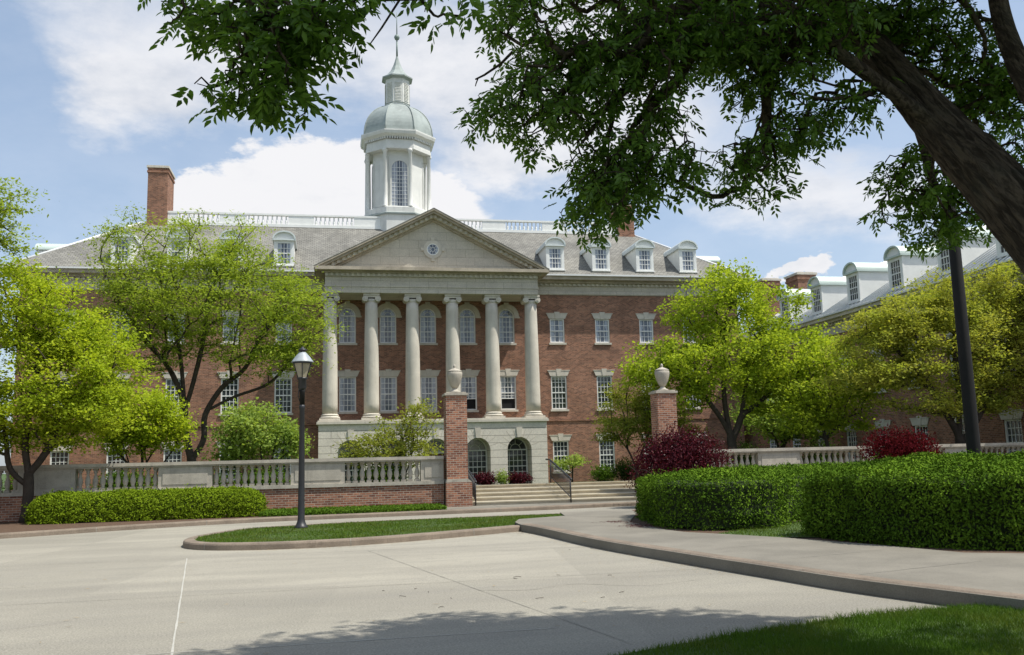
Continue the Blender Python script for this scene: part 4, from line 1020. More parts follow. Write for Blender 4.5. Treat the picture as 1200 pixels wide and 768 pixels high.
mb = MB(); ry = 6.2; mb.add([(A0, -.8, wz), (A1+.6, -.8, wz), (A1-5, ry, wz+(ry+.8)*ws), (A0, ry, wz+(ry+.8)*ws), (A1+.6, 13.2, wz), (A0, 13.2, wz)], [(0, 1, 2, 3), (3, 2, 4, 5), (1, 4, 2)]); wroof = mb.build('roof', mat('wing_roof_metal', (.30, .31, .31), .38, spec=.5, var=.08), wing)
mb = MB(); x = A0+.2
while x < A1-5: mb.tube([(x, -.8, wz+.02), (x, ry, wz+(ry+.8)*ws+.02)], .045, 4); x += .42
while x < A1: k = (A1+.6-x)/5.6; mb.tube([(x, -.8, wz+.02), (x, -.8+7*k, wz+7*k*ws+.02)], .028, 4); x += .42
mb.build('standing_seams', white, wroof)
wd_x = [1.3-4.15*1, -7.0+0, 1.3, -11.15, 5.45, 9.6]; wd_x = [-11.15, -7.0, -2.85, 1.3, 5.45, 9.6]
WD = dormer(wing, wd_x[0], -.28, 10.26, pale_metal, glass)
for x in wd_x[1:]: inst(WD, wing, (x-wd_x[0], 0, 0))
chimney(wroof, -15.9, -14.2, 2.5, 3.9, 11, 14.45); chimney(wroof, -19.4, -18.0, 1.7, 3.1, 10.6, 14.75)
wing_left = dup(wing, (-20.6, 45, 0), R(90), 'matching brick wing at the far left edge, almost hidden by the lime green tree')

# ------------------------------------------------------------------ balustrade walls, piers, urns, steps, rails
WYF = 32.55; Bz0, Bz1 = 1.02, 1.72; CP = 1.88
def balustrade_wall(label, x0, x1, groups, skew=0.0):
    t = thing('balustrade_wall', ((x0+x1)/2, WYF+.2, .1), label, 'wall')
    mb = MB(); mb.box(x0, x1, WYF, WYF+.42, .0, .90); mb.build('brick_base', brick_wall, t)
    mb = MB(); mb.box(x0, x1, WYF-.05, WYF+.47, .902, Bz0); mb.build('base_course', stone_rail, t)
    mb = MB(); mb.box(x0, x1, WYF-.07, WYF+.49, Bz1+.05, CP); mb.box(x0, x1, WYF-.02, WYF+.44, Bz1, Bz1+.048); mb.build('coping', stone_rail, t)
    prev = x0; first = None
    for a, b in groups+[(x1, x1)]:
        if a-prev > .1:
            mb = MB(); mb.box(prev, a, WYF+.02, WYF+.40, Bz0+.001, Bz1-.001); mb.box(prev+.14, a-.14, WYF-.0, WYF+.019, Bz0+.12, Bz1-.12); mb.build('pedestal', stone_rail, t)
        prev = b
        k = int(round((b-a)/.236)) if b > a else 0
        for i in range(k):
            xx = a+(b-a)*(i+.5)/k
            if first is None:
                mb = MB(); cy = WYF+.21; mb.box(xx-.085, xx+.085, cy-.085, cy+.085, Bz0+.001, Bz0+.075); mb.box(xx-.08, xx+.08, cy-.08, cy+.08, Bz1-.07, Bz1-.001)
                mb.lathe([(.06, Bz0+.075), (.068, Bz0+.10), (.05, Bz0+.12), (.075, Bz0+.19), (.09, Bz0+.26), (.085, Bz0+.33), (.06, Bz0+.42), (.042, Bz0+.50), (.045, Bz0+.555), (.07, Bz0+.575), (.06, Bz0+.60), (.065, Bz0+.63)], 12, xx, cy)
                first = mb.build('baluster', stone_rail, t); fx = xx
            else: inst(first, t, (xx-fx, 0, 0))
    return t
lw = balustrade_wall('long balustraded wall of brick and stone left of the steps', -20.5, 3.88, [(-16.8, -14.25), (-12.5, -9.9), (-8.18, -5.61), (-3.90, -1.34), (.47, 3.08)])
mb = MB(); mb.box(-1.045, -1.02, WYF-.004, WYF+.1, .12, .899); mb.build('expansion_joint', joint_white, lw)
balustrade_wall('pale balustrade running behind the tall hedges right of the steps', 12.55, 40.0, [(13.2, 15.75), (17.46, 20.1), (21.7, 23.66), (25.25, 27.9), (29.6, 32.2), (33.9, 36.5)])

def pier(x, label, y0=32.28):
    t = thing('brick_pier', (x, y0+.37, .1), label, 'pier', 'brick piers flanking the steps')
    h = .37; mb = MB(); mb.box(x-h, x+h, y0, y0+2*h, 1.021, 3.98); mb.build('shaft', brick_wall, t)
    mb = MB(); mb.box(x-.41, x+.50, y0-.07, y0+2*h+.07, 0, .95); mb.build('pier_base', brick_wall, t)
    mb = MB(); mb.prism([(x-.41, .952), (x+.50, .952), (x+h+.002, 1.06), (x-h-.002, 1.06)], y0-.07, y0+2*h+.07); mb.build('offset_course', stone_rail, t)
    mb = MB(); mb.box(x-h-.05, x+h+.05, y0-.05, y0+2*h+.05, 3.981, 4.06); mb.box(x-h+.02, x+h-.02, y0+.02, y0+2*h-.02, 4.061, 4.10); mb.build('cap', stone_rail, t)
    u = thing('stone_urn', (x, y0+.37, 4.10), '', 'urn', 'stone urns on the brick piers')
    MB().lathe([(.21, 4.101), (.21, 4.13), (.13, 4.17), (.085, 4.22), (.08, 4.25)], 20, x, y0+.37).build('foot', stone_rail, u)
    MB().lathe([(.08, 4.251), (.13, 4.30), (.19, 4.42), (.245, 4.58), (.275, 4.72), (.275, 4.80), (.25, 4.84)], 24, x, y0+.37).build('bowl', stone_rail, u)
    MB().lathe([(.26, 4.841), (.26, 4.87), (.20, 4.905), (.10, 4.95), (.045, 4.97), (.04, 5.0), (.055, 5.03), (.02, 5.11)], 20, x, y0+.37).build('lid', stone_rail, u)
    return t, u
p1, q1 = pier(4.33, 'brick pier standing at the left side of the steps, joined to the long wall')
p2, q2 = pier(12.14, 'brick pier half hidden by the purple bush on the right')
q1['label'] = 'stone urn on the left brick pier, seen against the portico columns'; q2['label'] = 'stone urn on the right brick pier, seen against the maple'

mb = MB(); prof = []; y = 32.5; zz = .118; pr = [(y, 0.0)]
for i in range(5): pr += [(y, zz+.13), (y-.03, zz+.13-.0) if False else (y, zz+.13)]; zz += .13; y += .58; pr += [(y, zz)]
pts = [(32.5, 0.0)]; zz = .118; y = 32.5
for i in range(5):
    zz += .13; pts += [(y, zz-.045), (y-.03, zz-.04), (y-.03, zz)]; y2 = y+.58 if i < 4 else 34.95; pts += [(y2, zz)]; y = y2
pts += [(34.95, 0.0)]
mb.prism(pts[::-1], 4.87, 11.6, 'x'); st = mb.build('stone_steps', step_stone); tag(st, 'flight of five wide stone steps rising between the two brick piers', 'steps')

def handrail(x, label):
    t = thing('handrail', (x, 32.4, .12), label, 'handrail', 'iron handrails on the steps')
    zt = lambda y: .98+(y-32.45)*.225
    mb = MB(); mb.tube([(x, 32.3, .93), (x, 32.45, .98), (x, 35.6, zt(35.6)-.03), (x, 36.2, zt(35.6)-.02)], .033, 8); mb.build('rail', dark_metal, t)
    mb = MB(); mb.tube([(x, 32.45, .30), (x, 35.5, .30+3.05*.225)], .018, 6); mb.build('lower_rail', dark_metal, t)
    for y, b in ((32.45, .1), (35.5, .72)): mb = MB(); mb.tube([(x, y, b), (x, y, zt(y))], .024, 6); mb.build('post', dark_metal, t)
    b0 = None
    for i in range(1, 22):
        y = 32.45+3.05*i/22
        if b0 is None: mb = MB(); mb.tube([(x, y, .30+(y-32.45)*.225), (x, y, zt(y)-.02)], .011, 5); b0 = mb.build('picket', dark_metal, t); y_0 = y
        else: inst(b0, t, (0, y-y_0, (y-y_0)*.225))
    return t
handrail(8.42, 'black iron handrail on the open steps, at the corner of the plinth'); handrail(4.98, 'black iron handrail beside the left brick pier')

# ------------------------------------------------------------------ lamp post and light pole
lx, ly = -.72, 23.9
lamp = thing('lamp_post', (lx, ly, .12), 'black lamp post with a tapered lantern standing on the grass island', 'lamp post')
MB().lathe([(.17, .10), (.17, .16), (.13, .20), (.10, .28), (.085, .34), (.078, 1.2), (.062, 3.05), (.075, 3.08), (.075, 3.14), (.055, 3.18)], 16, lx, ly).build('post', dark_metal, lamp)
MB().lathe([(.062, 3.181), (.066, 3.5), (.08, 3.55)], 14, lx, ly).build('sleeve', pole_metal, lamp)
mb = MB().lathe([(.08, 3.551), (.105, 3.60), (.10, 3.80), (.13, 3.83), (.13, 3.86)], 14, lx, ly); mb.tube([(lx-.06, ly, 3.25), (lx-.10, ly, 3.42), (lx-.08, ly, 3.56)], .012, 5); mb.build('collar', dark_metal, lamp)
MB().lathe([(.125, 3.861), (.235, 4.22)], 6, lx, ly, 0, False, R(30)).build('lantern_glass', lantern_glass, lamp)
mb = MB()
for i in range(6): a = R(30+60*i); mb.tube([(lx+.127*math.cos(a), ly+.127*math.sin(a), 3.86), (lx+.24*math.cos(a), ly+.24*math.sin(a), 4.22)], .012, 4)
mb.lathe([(.225, 4.215), (.275, 4.22), (.275, 4.245), (.25, 4.25)], 6, lx, ly, 0, False, R(30)); mb.build('lantern_frame', dark_metal, lamp)
MB().lathe([(.285, 4.251), (.27, 4.275), (.18, 4.40), (.10, 4.49), (.085, 4.51)], 12, lx, ly, 0).build('lantern_roof', mat('weathered_lead', (.30, .33, .34), .45, spec=.5, var=.15, vscale=6), lamp)
MB().lathe([(.06, 4.511), (.055, 4.53), (.10, 4.55), (.105, 4.575), (.07, 4.60), (.035, 4.62), (.03, 4.65)], 12, lx, ly).build('finial', dark_metal, lamp)

px, py = 11.86, 15.5
pole = thing('light_pole', (px, py, .11), 'tall dark bronze light pole rising behind the near hedge into the leaves', 'light pole')
MB().lathe([(.135, .1), (.125, 1.5), (.103, 6.7), (.09, 6.76), (.02, 6.78)], 16, px, py).build('pole', pole_metal, pole)
MB().lathe([(.20, .1), (.20, .2), (.145, .26)], 16, px, py).build('base_cover', pole_metal, pole)
MB().box(px-.05, px+.05, py-.17, py-.10, .75, 1.05).build('access_panel', pole_metal, pole)

# ------------------------------------------------------------------ hedges
core_m = mat('hedge_core', (.022, .034, .010), .95, var=.3, vscale=8)
near_path = smooth_path([(9.95, 16.7, .92), (10.25, 15.4, 1), (10.4, 14.3, 1), (11.2, 13.35, 1), (12.6, 12.75, 1), (15.2, 11.8, 1), (18.2, 10.6, 1)], 6)
nprof = [(1, 0), (1, 1.3), (.94, 1.42), (.6, 1.45), (-.5, 1.25), (-.9, 1.17), (-.98, 1.12), (-1, 1.02), (-1, 0)]
hedge('clipped_hedge', 'tall clipped green hedge nearest the viewer, beside the sidewalk at right', [p for p in near_path], 1.6, nprof, 130000, .062, .030, leaf_hedge, core_m, .11)
far_path = smooth_path([(8.95, 23.6, .9), (8.5, 21.4, .98), (8.15, 19.5, 1), (8.3, 18.85, 1), (8.75, 19.35, 1), (9.8, 20.5, 1), (12, 22.5, 1), (15, 24.4, 1), (19, 25.4, 1)], 6)
fprof = [(1, 0), (1, 1.1), (.95, 1.19), (.5, 1.21), (-.5, 1.11), (-.93, 1.05), (-1, .96), (-1, 0)]
hedge('clipped_hedge', 'clipped green hedge beyond the grass gap, its end beside the steps', [p for p in far_path], 1.15, fprof, 80000, .062, .030, leaf_hedge, core_m, .11)
lprof = [(1, 0), (1.02, .35), (.95, .62), (.7, .80), (.3, .88), (0, .90), (-.3, .88), (-.7, .80), (-.95, .62), (-1.02, .35), (-1, 0)]
hedge('clipped_hedge', 'low rounded yellow-green hedge at the foot of the long wall', [(-9.0, 30.9, 1), (-6.8, 31.0, 1), (-4, 31.1, 1), (-2.1, 31.15, 1)], .85, lprof, 42000, .075, .032, leaf_yew, core_m, .11, lump=.05, endr=.75)
# leafy ground cover between the low hedge and the pier
P = np.array([-2.2, 30.0])+RNG.random((16000, 2))*np.array([5.9, 2.5]); kk = np.interp(P[:, 0], KP[:, 0], KP[:, 1])+.38; P = P[P[:, 1] > kk]; n = len(P)
c = np.concatenate([P, (.12+.13*RNG.random(n))[:, None]], 1); V, F = leafverts(c, RNG.normal(size=(n, 3)), RNG.normal(size=(n, 3))*.5+np.array([0, 0, .7]), .085, .05)
tag(fastmesh('ground_cover', V, F, leaf_cover), 'bright green ground cover between the kerb and the brick wall', 'ground cover', kind='stuff')

# ------------------------------------------------------------------ shrubs
shrub('purple_bush', 'large purple-leaved bush in front of the right brick pier', 'bush', [(11.45, 29.6, 1.35, 1.8, 1.3, 1.25), (10.45, 29.4, 1.0, .95, .9, .9), (12.55, 29.7, 1.5, .95, .9, 1.0), (11.5, 29.6, 2.15, 1.0, .8, .75), (10.8, 29.5, 1.9, .7, .7, .6)], 20000, .085, .05, leaf_purple, (11.3, 29.6, .02), up=.4)
shrub('purple_bush', 'dark red bush standing behind the tall hedges near the light pole', 'bush', [(19.4, 29.2, 1.35, 1.6, 1.2, 1.25), (18.7, 29.2, 1.7, .8, .8, .85), (20.2, 29.2, 1.6, .85, .8, .8)], 14000, .085, .05, leaf_red, (19.4, 29.2, .02), up=.4)
for i, (x, lab) in enumerate(((9.4, 'low dark red barberry under the left of the two arches right of the pier'), (11.6, 'low dark red barberry under the rightmost arch'))):
    shrub('barberry', lab, 'shrub', [(x, 57.3, .52, .75+.12*i, .5, .36), (x-.3, 57.3, .5, .5, .45, .34), (x+.35, 57.3, .5, .5, .45, .34)], 2600, .11, .07, leaf_purple, (x, 57.3, .12), group='barberries below the arches')
shrub('green_shrub', 'small pale green shrub between the two barberries', 'shrub', [(10.48, 57.2, .55, .36, .4, .45)], 900, .11, .06, leaf_small, (10.48, 57.2, .12))
tree('weeping_shrub', 'small drooping pale green shrub behind the right handrail', 'shrub', (13.6, 52, .27), [(0, 0, 0), (.05, 0, .9)], .05, [(13.5, 52, 1.55, .95, .7, .30), (13.1, 52, 1.2, .5, .5, .25)], 30, 34, .12, .055, leaf_small, sx=.2, sz=.09)
shrub('round_shrub', 'bright green low shrub at the top right of the steps', 'shrub', [(13.4, 45, .85, .7, .6, .5)], 2600, .09, .05, leaf_cover, (13.4, 45, .45))
shrub('round_shrub', 'dark green mounded shrub beside the purple bush at the steps', 'shrub', [(14.3, 44, 1.0, .85, .7, .75)], 3200, .09, .05, leaf_dark, (14.3, 44, .47))
for i, (x, y, r) in enumerate(((22.5, 40, 1.2), (25.5, 38, 1.3), (20.2, 43, 1.1))):
    shrub('evergreen_shrub', ['dark evergreen shrub below the maple trunk', 'dark evergreen shrub behind the red bush', 'dark evergreen shrub deep in the shade of the wing'][i], 'shrub', [(x, y, 1.3, r, r, 1.1)], 3500, .11, .06, leaf_dark, (x, y, .5))
for i, (x, y, h) in enumerate(((-10.4, 36.5, .55), (-7.3, 36.2, .45), (-4.9, 36.6, .42), (-2.6, 36.4, .40), (1.9, 36.3, .42))):
    shrub('border_shrub', ['leafy shrub behind the far left balusters', 'leafy shrub behind the balusters left of the locust', 'leafy shrub at the foot of the locust tree', 'leafy shrub below the pale small tree', 'leafy shrub behind the balusters next to the left pier'][i], 'shrub', [(x, y, .72+h, 1.25, .5, h)], 3000, .10, .055, leaf_cover, (x, y, .70))

# ------------------------------------------------------------------ trees
tree('lime_green_tree', 'bright yellow-green tree at far left, its trunk before the wall', 'tree', (-9.35, 31.7, .11), [(0, 0, 0), (.03, .05, .9), (0, .08, 1.5)], .165,
     [(-9.9, 31.9, 4.6, 2.2, 2.2, 2.3), (-8.2, 31.7, 4.6, 1.9, 1.8, 1.9), (-7.4, 31.6, 3.5, 1.2, 1.2, .9), (-9.3, 32, 6.8, 2.0, 1.9, 1.5), (-11.5, 32, 3.6, 1.6, 1.6, 1.5), (-8.0, 31.6, 2.9, 1.3, 1.2, .6), (-7.5, 31.8, 6.0, 1.4, 1.1, 1.1), (-6.9, 31.7, 4.6, 1.0, 1, .9), (-10.2, 31.9, 7.7, 1.5, 1.3, .9), (-10.8, 31.8, 2.9, 1.3, 1.2, .7)], 470, 66, .10, .062, leaf_lime, sx=.28, sz=.10, wob=.16,
     limbs=[[(0, .08, 1.5), (-.15, .1, 2.4), (-.1, .2, 3.6), (.1, .2, 5.2)], [(.01, .06, 1.1), (-.55, .05, 1.7), (-.75, .1, 2.8), (-1.1, .1, 4.2)], [(0, .08, 1.5), (.4, 0, 2.0), (.9, -.1, 2.9), (1.4, -.1, 4.1)]])
tree('feathery_tree', 'feathery green tree entering at the upper left edge', 'tree', (-14.6, 30.5, .11), [(0, 0, 0), (.1, 0, 2), (.3, 0, 4.2)], .22,
     [(-12.3, 30.2, 9.7, 2.2, 2, 1.5), (-10.7, 30.0, 8.8, 1.9, 1.2, .6), (-10.6, 30.1, 10.3, 1.4, 1.0, .5), (-10.2, 30.0, 9.5, 1.2, .9, .35), (-14.5, 30.5, 8.5, 2.4, 2.4, 3.0)], 320, 70, .11, .055, leaf_locust, sx=.28, sz=.06, up=.7)
tree('honey_locust', 'spreading green honey locust with dark forked limbs before the left facade', 'tree', (-6.0, 43, .5), [(0, 0, 0), (.02, 0, .8), (-.03, 0, 1.5)], .20,
     [(-5.2, 43, 9.2, 4.4, 3.4, 2.3), (-7.5, 43, 9.0, 2.7, 2.8, 2.6), (-2.6, 43, 8.8, 2.7, 2.4, 2.3), (-5.6, 43, 11.8, 2.8, 2.4, 1.5), (-8.9, 43, 11.0, 1.5, 1.6, 1.9), (-3.2, 43, 6.4, 2.4, 2, .9), (-8.3, 43, 6.8, 1.8, 2, 1.0), (-1.6, 43, 6.9, 1.4, 1.5, .8), (-9.4, 43, 8.4, 1.2, 1.5, 1.3), (-1.5, 43, 9.2, 1.4, 1.6, 1.5), (-9.0, 43, 12.6, 1.0, .9, .8), (-4.2, 43, 10.5, 2.6, 2, 1.4)], 480, 62, .145, .056, leaf_locust, sx=.46, sz=.085, bf=.42, wob=.14, up=.65, r_tip=.014,
     limbs=[[(-.03, 0, 1.5), (-.35, .1, 2.8), (-.45, .1, 4.4), (-.7, .2, 6.4), (-1.2, .2, 8.6)], [(-.03, 0, 1.5), (.45, 0, 2.4), (.5, 0, 3.5), (1.2, -.1, 4.7), (2.2, -.1, 5.6), (2.9, -.1, 7.2)], [(-.42, .1, 3.6), (-.05, .1, 5.0), (.35, .1, 7.0), (.5, 0, 9.0)], [(-.45, .1, 4.2), (-1.1, 0, 5.6), (-2.1, 0, 6.8), (-3.0, 0, 8.2)], [(.6, 0, 3.7), (1.7, .2, 4.3), (3.2, .3, 4.9), (4.2, .3, 6.0)]])
tree('small_tree', 'slender yellow-green small tree behind the wall, left of the locust trunk', 'tree', (-7.1, 37.6, .7), [(0, 0, 0), (0, 0, .5)], .07,
     [(-7.2, 37.6, 3.8, 1.5, 1.2, 1.1), (-6.4, 37.6, 3.3, .9, .8, .9), (-8.1, 37.6, 3.3, .9, .8, .9)], 130, 62, .12, .07, leaf_lime, sx=.26, sz=.10, skip=0, bf=.8)
tree('small_tree', 'pale green small tree behind the balusters near the lamp post', 'tree', (-2.9, 37.6, .7), [(0, 0, 0), (0, 0, .4)], .07,
     [(-2.9, 37.6, 3.1, 1.5, 1.2, 1.1), (-1.9, 37.6, 2.6, .8, .8, .8), (-3.9, 37.6, 2.5, .8, .8, .7)], 90, 56, .125, .08, leaf_small, sx=.24, sz=.15, skip=0, bf=.8, up=.4)
tree('small_tree', 'bronze-green small tree in front of the plinth left of the brick pier', 'tree', (2.5, 36.4, .7), [(0, 0, 0), (0, 0, .4)], .06,
     [(1.6, 36.4, 2.3, 1.2, 1, .6), (3.4, 36.5, 3.2, .8, .8, 1.0), (2.3, 36.4, 2.9, 1.0, .9, .6), (3.2, 36.4, 2.2, .8, .8, .6), (.9, 36.4, 2.0, .6, .6, .4)], 95, 44, .11, .05, leaf_bronze, sx=.22, sz=.08, skip=0, bf=.8)
tree('small_tree', 'olive small tree with thin stems between the steps and the right pier', 'tree', (14.1, 42, .55), [(0, 0, 0), (0, 0, .6)], .07,
     [(13.9, 42, 3.8, 1.7, 1.3, 1.0), (14.4, 42, 4.8, 1.5, 1.2, .8), (13.0, 42, 3.0, 1.0, 1, .6), (15.2, 42, 3.4, 1.3, 1, 1.0), (16.5, 42.2, 3.2, 1.2, 1, .9)], 170, 50, .12, .055, leaf_bronze, sx=.27, sz=.09, skip=0, bf=.7)
tree('maple_tree', 'vivid yellow-green maple with layered branches right of the steps', 'tree', (18.1, 40, .55), [(0, 0, 0), (0, 0, 1.2), (-.05, 0, 2.0)], .24,
     [(18.0, 40, 6.2, 3.2, 2.8, 2.1), (15.7, 40, 5.9, 2.4, 2, 1.4), (20.8, 40, 6.2, 2.4, 2.2, 1.6), (18.2, 40, 9.0, 2.2, 2, 1.6), (16.7, 40, 8.4, 1.6, 1.3, 1.2), (20.6, 40, 8.5, 1.6, 1.3, 1.2), (14.3, 40, 5.5, 1.3, 1.2, .8), (22.3, 40, 6.6, 1.3, 1.2, .9), (15.6, 40, 4.4, 1.5, 1.4, .8), (20.6, 40, 4.3, 1.7, 1.5, 1.0), (18.4, 40, 10.2, 1.1, 1, .8), (22.9, 40, 5.2, 1.3, 1, .9)], 400, 56, .14, .085, leaf_maple, sx=.27, sz=.16, up=.35, bf=.4, wob=.14,
     limbs=[[(-.05, 0, 2.0), (-.6, 0, 3.0), (-1.6, 0, 4.2), (-2.8, 0, 5.0)], [(-.05, 0, 2.0), (-.2, .1, 3.6), (-.1, .1, 5.6), (.1, .1, 7.6)], [(-.02, 0, 1.7), (.5, 0, 2.8), (.9, 0, 4.4), (1.7, 0, 6.4)], [(.5, 0, 2.9), (1.6, 0, 3.6), (2.9, 0, 4.8)]])
tree('small_tree', 'light green small tree between the maple and the spreading olive tree', 'tree', (21.6, 37.6, .6), [(0, 0, 0), (0, 0, 1.0)], .09,
     [(21.4, 37.6, 4.6, 1.9, 1.4, 1.4), (20.6, 37.6, 3.3, 1.3, 1, .8), (22.7, 37.6, 3.5, 1.4, 1, 1.0), (23.6, 37.4, 4.8, 1.2, 1, 1), (21.8, 37.6, 5.8, 1.4, 1.2, .9)], 190, 40, .13, .08, leaf_maple, sx=.28, sz=.11, skip=0, bf=.5)
tree('spreading_tree', 'broad olive-yellow tree with dark branches before the right wing', 'tree', (25.9, 34.6, .62), [(0, 0, 0), (0, 0, 1.0), (-.05, 0, 1.6)], .22,
     [(25.6, 34.6, 6.2, 3.6, 2.6, 2.2), (22.6, 34.4, 5.5, 2.3, 2.0, 1.6), (28.8, 34.8, 6.4, 2.6, 2.4, 2.4), (26.6, 34.6, 8.2, 2.5, 2.0, 1.5), (24.0, 34.4, 7.2, 1.7, 1.5, 1.1), (21.0, 34.3, 4.9, 1.2, 1.2, .9), (24.4, 34.4, 3.6, 2.2, 1.6, .6), (28.5, 34.6, 3.8, 1.8, 1.5, .7), (29.2, 34.4, 8.4, 1.6, 1.5, 1.2), (22.0, 34.3, 6.6, 1.2, 1.2, .9)], 520, 80, .125, .062, leaf_olive, sx=.30, sz=.11, bf=.4, wob=.14,
     limbs=[[(-.05, 0, 1.6), (-.6, 0, 2.6), (-1.4, 0, 3.9), (-2.6, 0, 5.2)], [(-.05, 0, 1.6), (.1, 0, 3.2), (.2, .1, 5.2), (.4, .1, 7.2)], [(0, 0, 1.2), (.8, 0, 2.2), (1.8, 0, 3.8), (2.8, 0, 5.6)]])
tree('courtyard_tree', 'shaded green tree in the corner between the hall and the wing', 'tree', (25.6, 50, .3), [(0, 0, 0), (0, 0, 1.4)], .16,
     [(25.6, 50, 4.6, 2.6, 2.2, 2.2), (27.4, 50, 3.6, 1.6, 1.6, 1.6)], 130, 34, .2, .11, leaf_small, sx=.4, sz=.16, bf=.5, skip=0)

# ------------------------------------------------------------------ the ash tree overhead (trunk at right, out of the frame at its foot)
ash = thing('ash_tree', (4.0, 3.1, .05), 'big dark leaning tree overhead, its rough trunk crossing the upper right corner', 'tree')
limb = smooth_path([(4.0, 3.05, 0), (3.98, 3.35, .9), (3.95, 3.8, 1.9), (3.96, 4.53, 2.95), (4.05, 5.34, 3.84), (4.12, 6.1, 4.75), (4.15, 6.7, 5.55), (4.0, 7.3, 6.5)], 5)
lr = np.interp(np.linspace(0, 1, len(limb)), [0, .12, .3, .6, .8, 1], [.36, .26, .19, .138, .10, .07])
limb2 = smooth_path([(3.97, 3.7, 1.7), (4.1, 4.15, 2.9), (4.22, 4.72, 3.92), (4.48, 5.18, 4.75), (4.9, 5.6, 5.8), (5.3, 5.9, 7.0)], 5)
lr2 = np.interp(np.linspace(0, 1, len(limb2)), [0, .3, 1], [.12, .068, .045])
def rough_limb(path, rad, n=22):
    """trunk skin with ridged, furrowed bark in the mesh itself"""
    P = smooth_path(path, 6); rr = np.interp(np.linspace(0, 1, len(P)), np.linspace(0, 1, len(rad)), rad); mb = MB(); pts = [Vector(p) for p in P]; vs = []; fs = []
    t = (pts[1]-pts[0]).normalized(); u = t.cross(Vector((1, 0, 0))).normalized(); n = 64; s_ = 0
    for i, p in enumerate(pts):
        if i: t = (pts[min(i+1, len(pts)-1)]-pts[i-1]).normalized(); s_ += (p-pts[i-1]).length
        u = (u-t*u.dot(t)).normalized(); v_ = t.cross(u)
        for k in range(n):
            a = 2*math.pi*k/n; w_ = a+.10*math.sin(s_*2.3+a)+.05*math.sin(s_*6+3*a)
            ridge = abs(math.sin(w_*8+.5*math.sin(s_*2.5+a*2)))*.6+abs(math.sin(w_*13+.7*math.sin(s_*4+a)))*.4
            r_ = rr[i]*(1+.19*(ridge-.5)+.05*math.sin(3*a+s_*2)+.04*math.sin(2*a-s_*3.1))
            vs.append(p+u*(r_*math.cos(a))+v_*(r_*math.sin(a)))
    for i in range(len(pts)-1):
        for k in range(n): fs.append((i*n+k, i*n+(k+1) % n, (i+1)*n+(k+1) % n, (i+1)*n+k))
    return mb.add(vs, fs, True)
def bark_mat():
    m = bpy.data.materials.new('furrowed_bark'); m.use_nodes = True; n = NT(m.node_tree)
    p = n.n('BsdfPrincipled'); o = n.n('OutputMaterial'); n.l.new(p.outputs[0], o.inputs[0]); p.inputs['Roughness'].default_value = .95; p.inputs['Specular IOR Level'].default_value = .1
    g = n.n('NewGeometry').outputs['Position']; mp = n.n('Mapping'); n.l.new(g, mp.inputs[0]); mp.vector_type = 'TEXTURE'; mp.inputs['Rotation'].default_value = (R(-41), 0, 0); mp.inputs['Scale'].default_value = (.055, .055, .34)
    f = n.noise(mp.outputs[0], 1.6, 7, .68, .5)
    c = n.mix(n.step(f, .40, .60), (.048, .036, .025), (.140, .107, .073)); c = n.mix(n.m('MULTIPLY', n.step(n.noise(g, 3, 4), .5, .7), .35), c, (.07, .072, .05)); n.l.new(c, p.inputs['Base Color'])
    b = n.n('Bump'); b.inputs['Strength'].default_value = .9; b.inputs['Distance'].default_value = .07; n.l.new(f, b.inputs['Height']); n.l.new(b.outputs[0], p.inputs['Normal']); return m
bk = bark_mat()
mb = rough_limb(limb, lr); m2 = rough_limb(limb2, lr2); mb.add(m2.v, m2.f, True); trunk_o = mb.build('trunk', bk, ash)
# visible fringe of the crown: (x, y, z, half width, half height)
FA = [(-0.66,4.17,3.73,0.16,0.05),(-0.53,4.13,3.68,0.27,0.10),(-0.23,4.08,3.64,0.33,0.16),(0.00,4.03,3.66,0.20,0.11),(0.16,3.98,3.71,0.10,0.05),(-0.30,4.12,3.46,0.21,0.15),(-0.38,4.15,3.35,0.17,0.09),(-0.56,4.19,3.33,0.06,0.05),(-0.21,4.12,3.31,0.15,0.10),(-0.08,4.06,3.53,0.13,0.09),(0.50,3.92,3.71,0.17,0.04)]
FB = [(1.20,5.81,4.66,0.26,0.16),(1.43,5.80,4.42,0.29,0.24),(1.21,5.89,4.07,0.26,0.19),(0.99,5.95,3.99,0.14,0.08),(1.43,5.87,3.90,0.29,0.17),(1.72,5.78,4.18,0.44,0.35),(2.12,5.66,4.40,0.50,0.35),(1.85,5.83,3.65,0.32,0.24),(1.72,5.89,3.42,0.24,0.16),(1.82,5.90,3.24,0.14,0.09),(2.18,5.77,3.59,0.26,0.21),(2.40,5.73,3.58,0.12,0.17),(2.63,5.55,4.50,0.44,0.26),(2.21,5.71,3.96,0.23,0.20)]
FB += [(1.90,5.88,3.42,.20,.16),(2.02,5.86,3.36,.14,.10),(1.98,5.85,3.62,.20,.16)]
FC = [(2.94,5.91,3.73,0.26,0.22),(2.84,5.96,3.50,0.13,0.10),(3.09,5.91,3.50,0.11,0.11),(3.24,5.82,3.90,0.29,0.24),(3.57,5.73,4.07,0.26,0.22),(3.06,5.81,4.24,0.28,0.22),(3.09,5.77,4.51,0.46,0.28),(3.42,5.68,4.62,0.43,0.28)]
FD = [(4.36,6.23,3.82,0.17,0.17),(4.43,6.26,3.55,0.19,0.17),(4.65,6.24,3.36,0.19,0.13),(4.84,6.21,3.35,0.12,0.13),(4.73,6.19,3.63,0.21,0.21),(5.12,6.01,4.33,0.21,0.33),(5.21,6.06,3.86,0.15,0.27),(4.78,6.02,4.73,0.27,0.27),(4.98,6.02,4.46,0.27,0.27),(4.52,6.04,4.94,0.40,0.24),(4.12,6.11,4.95,0.40,0.20)]
def fringe(L, dy): return [(x, y, z+.02, a*.88, dy, b*.85) for x, y, z, a, b in L]
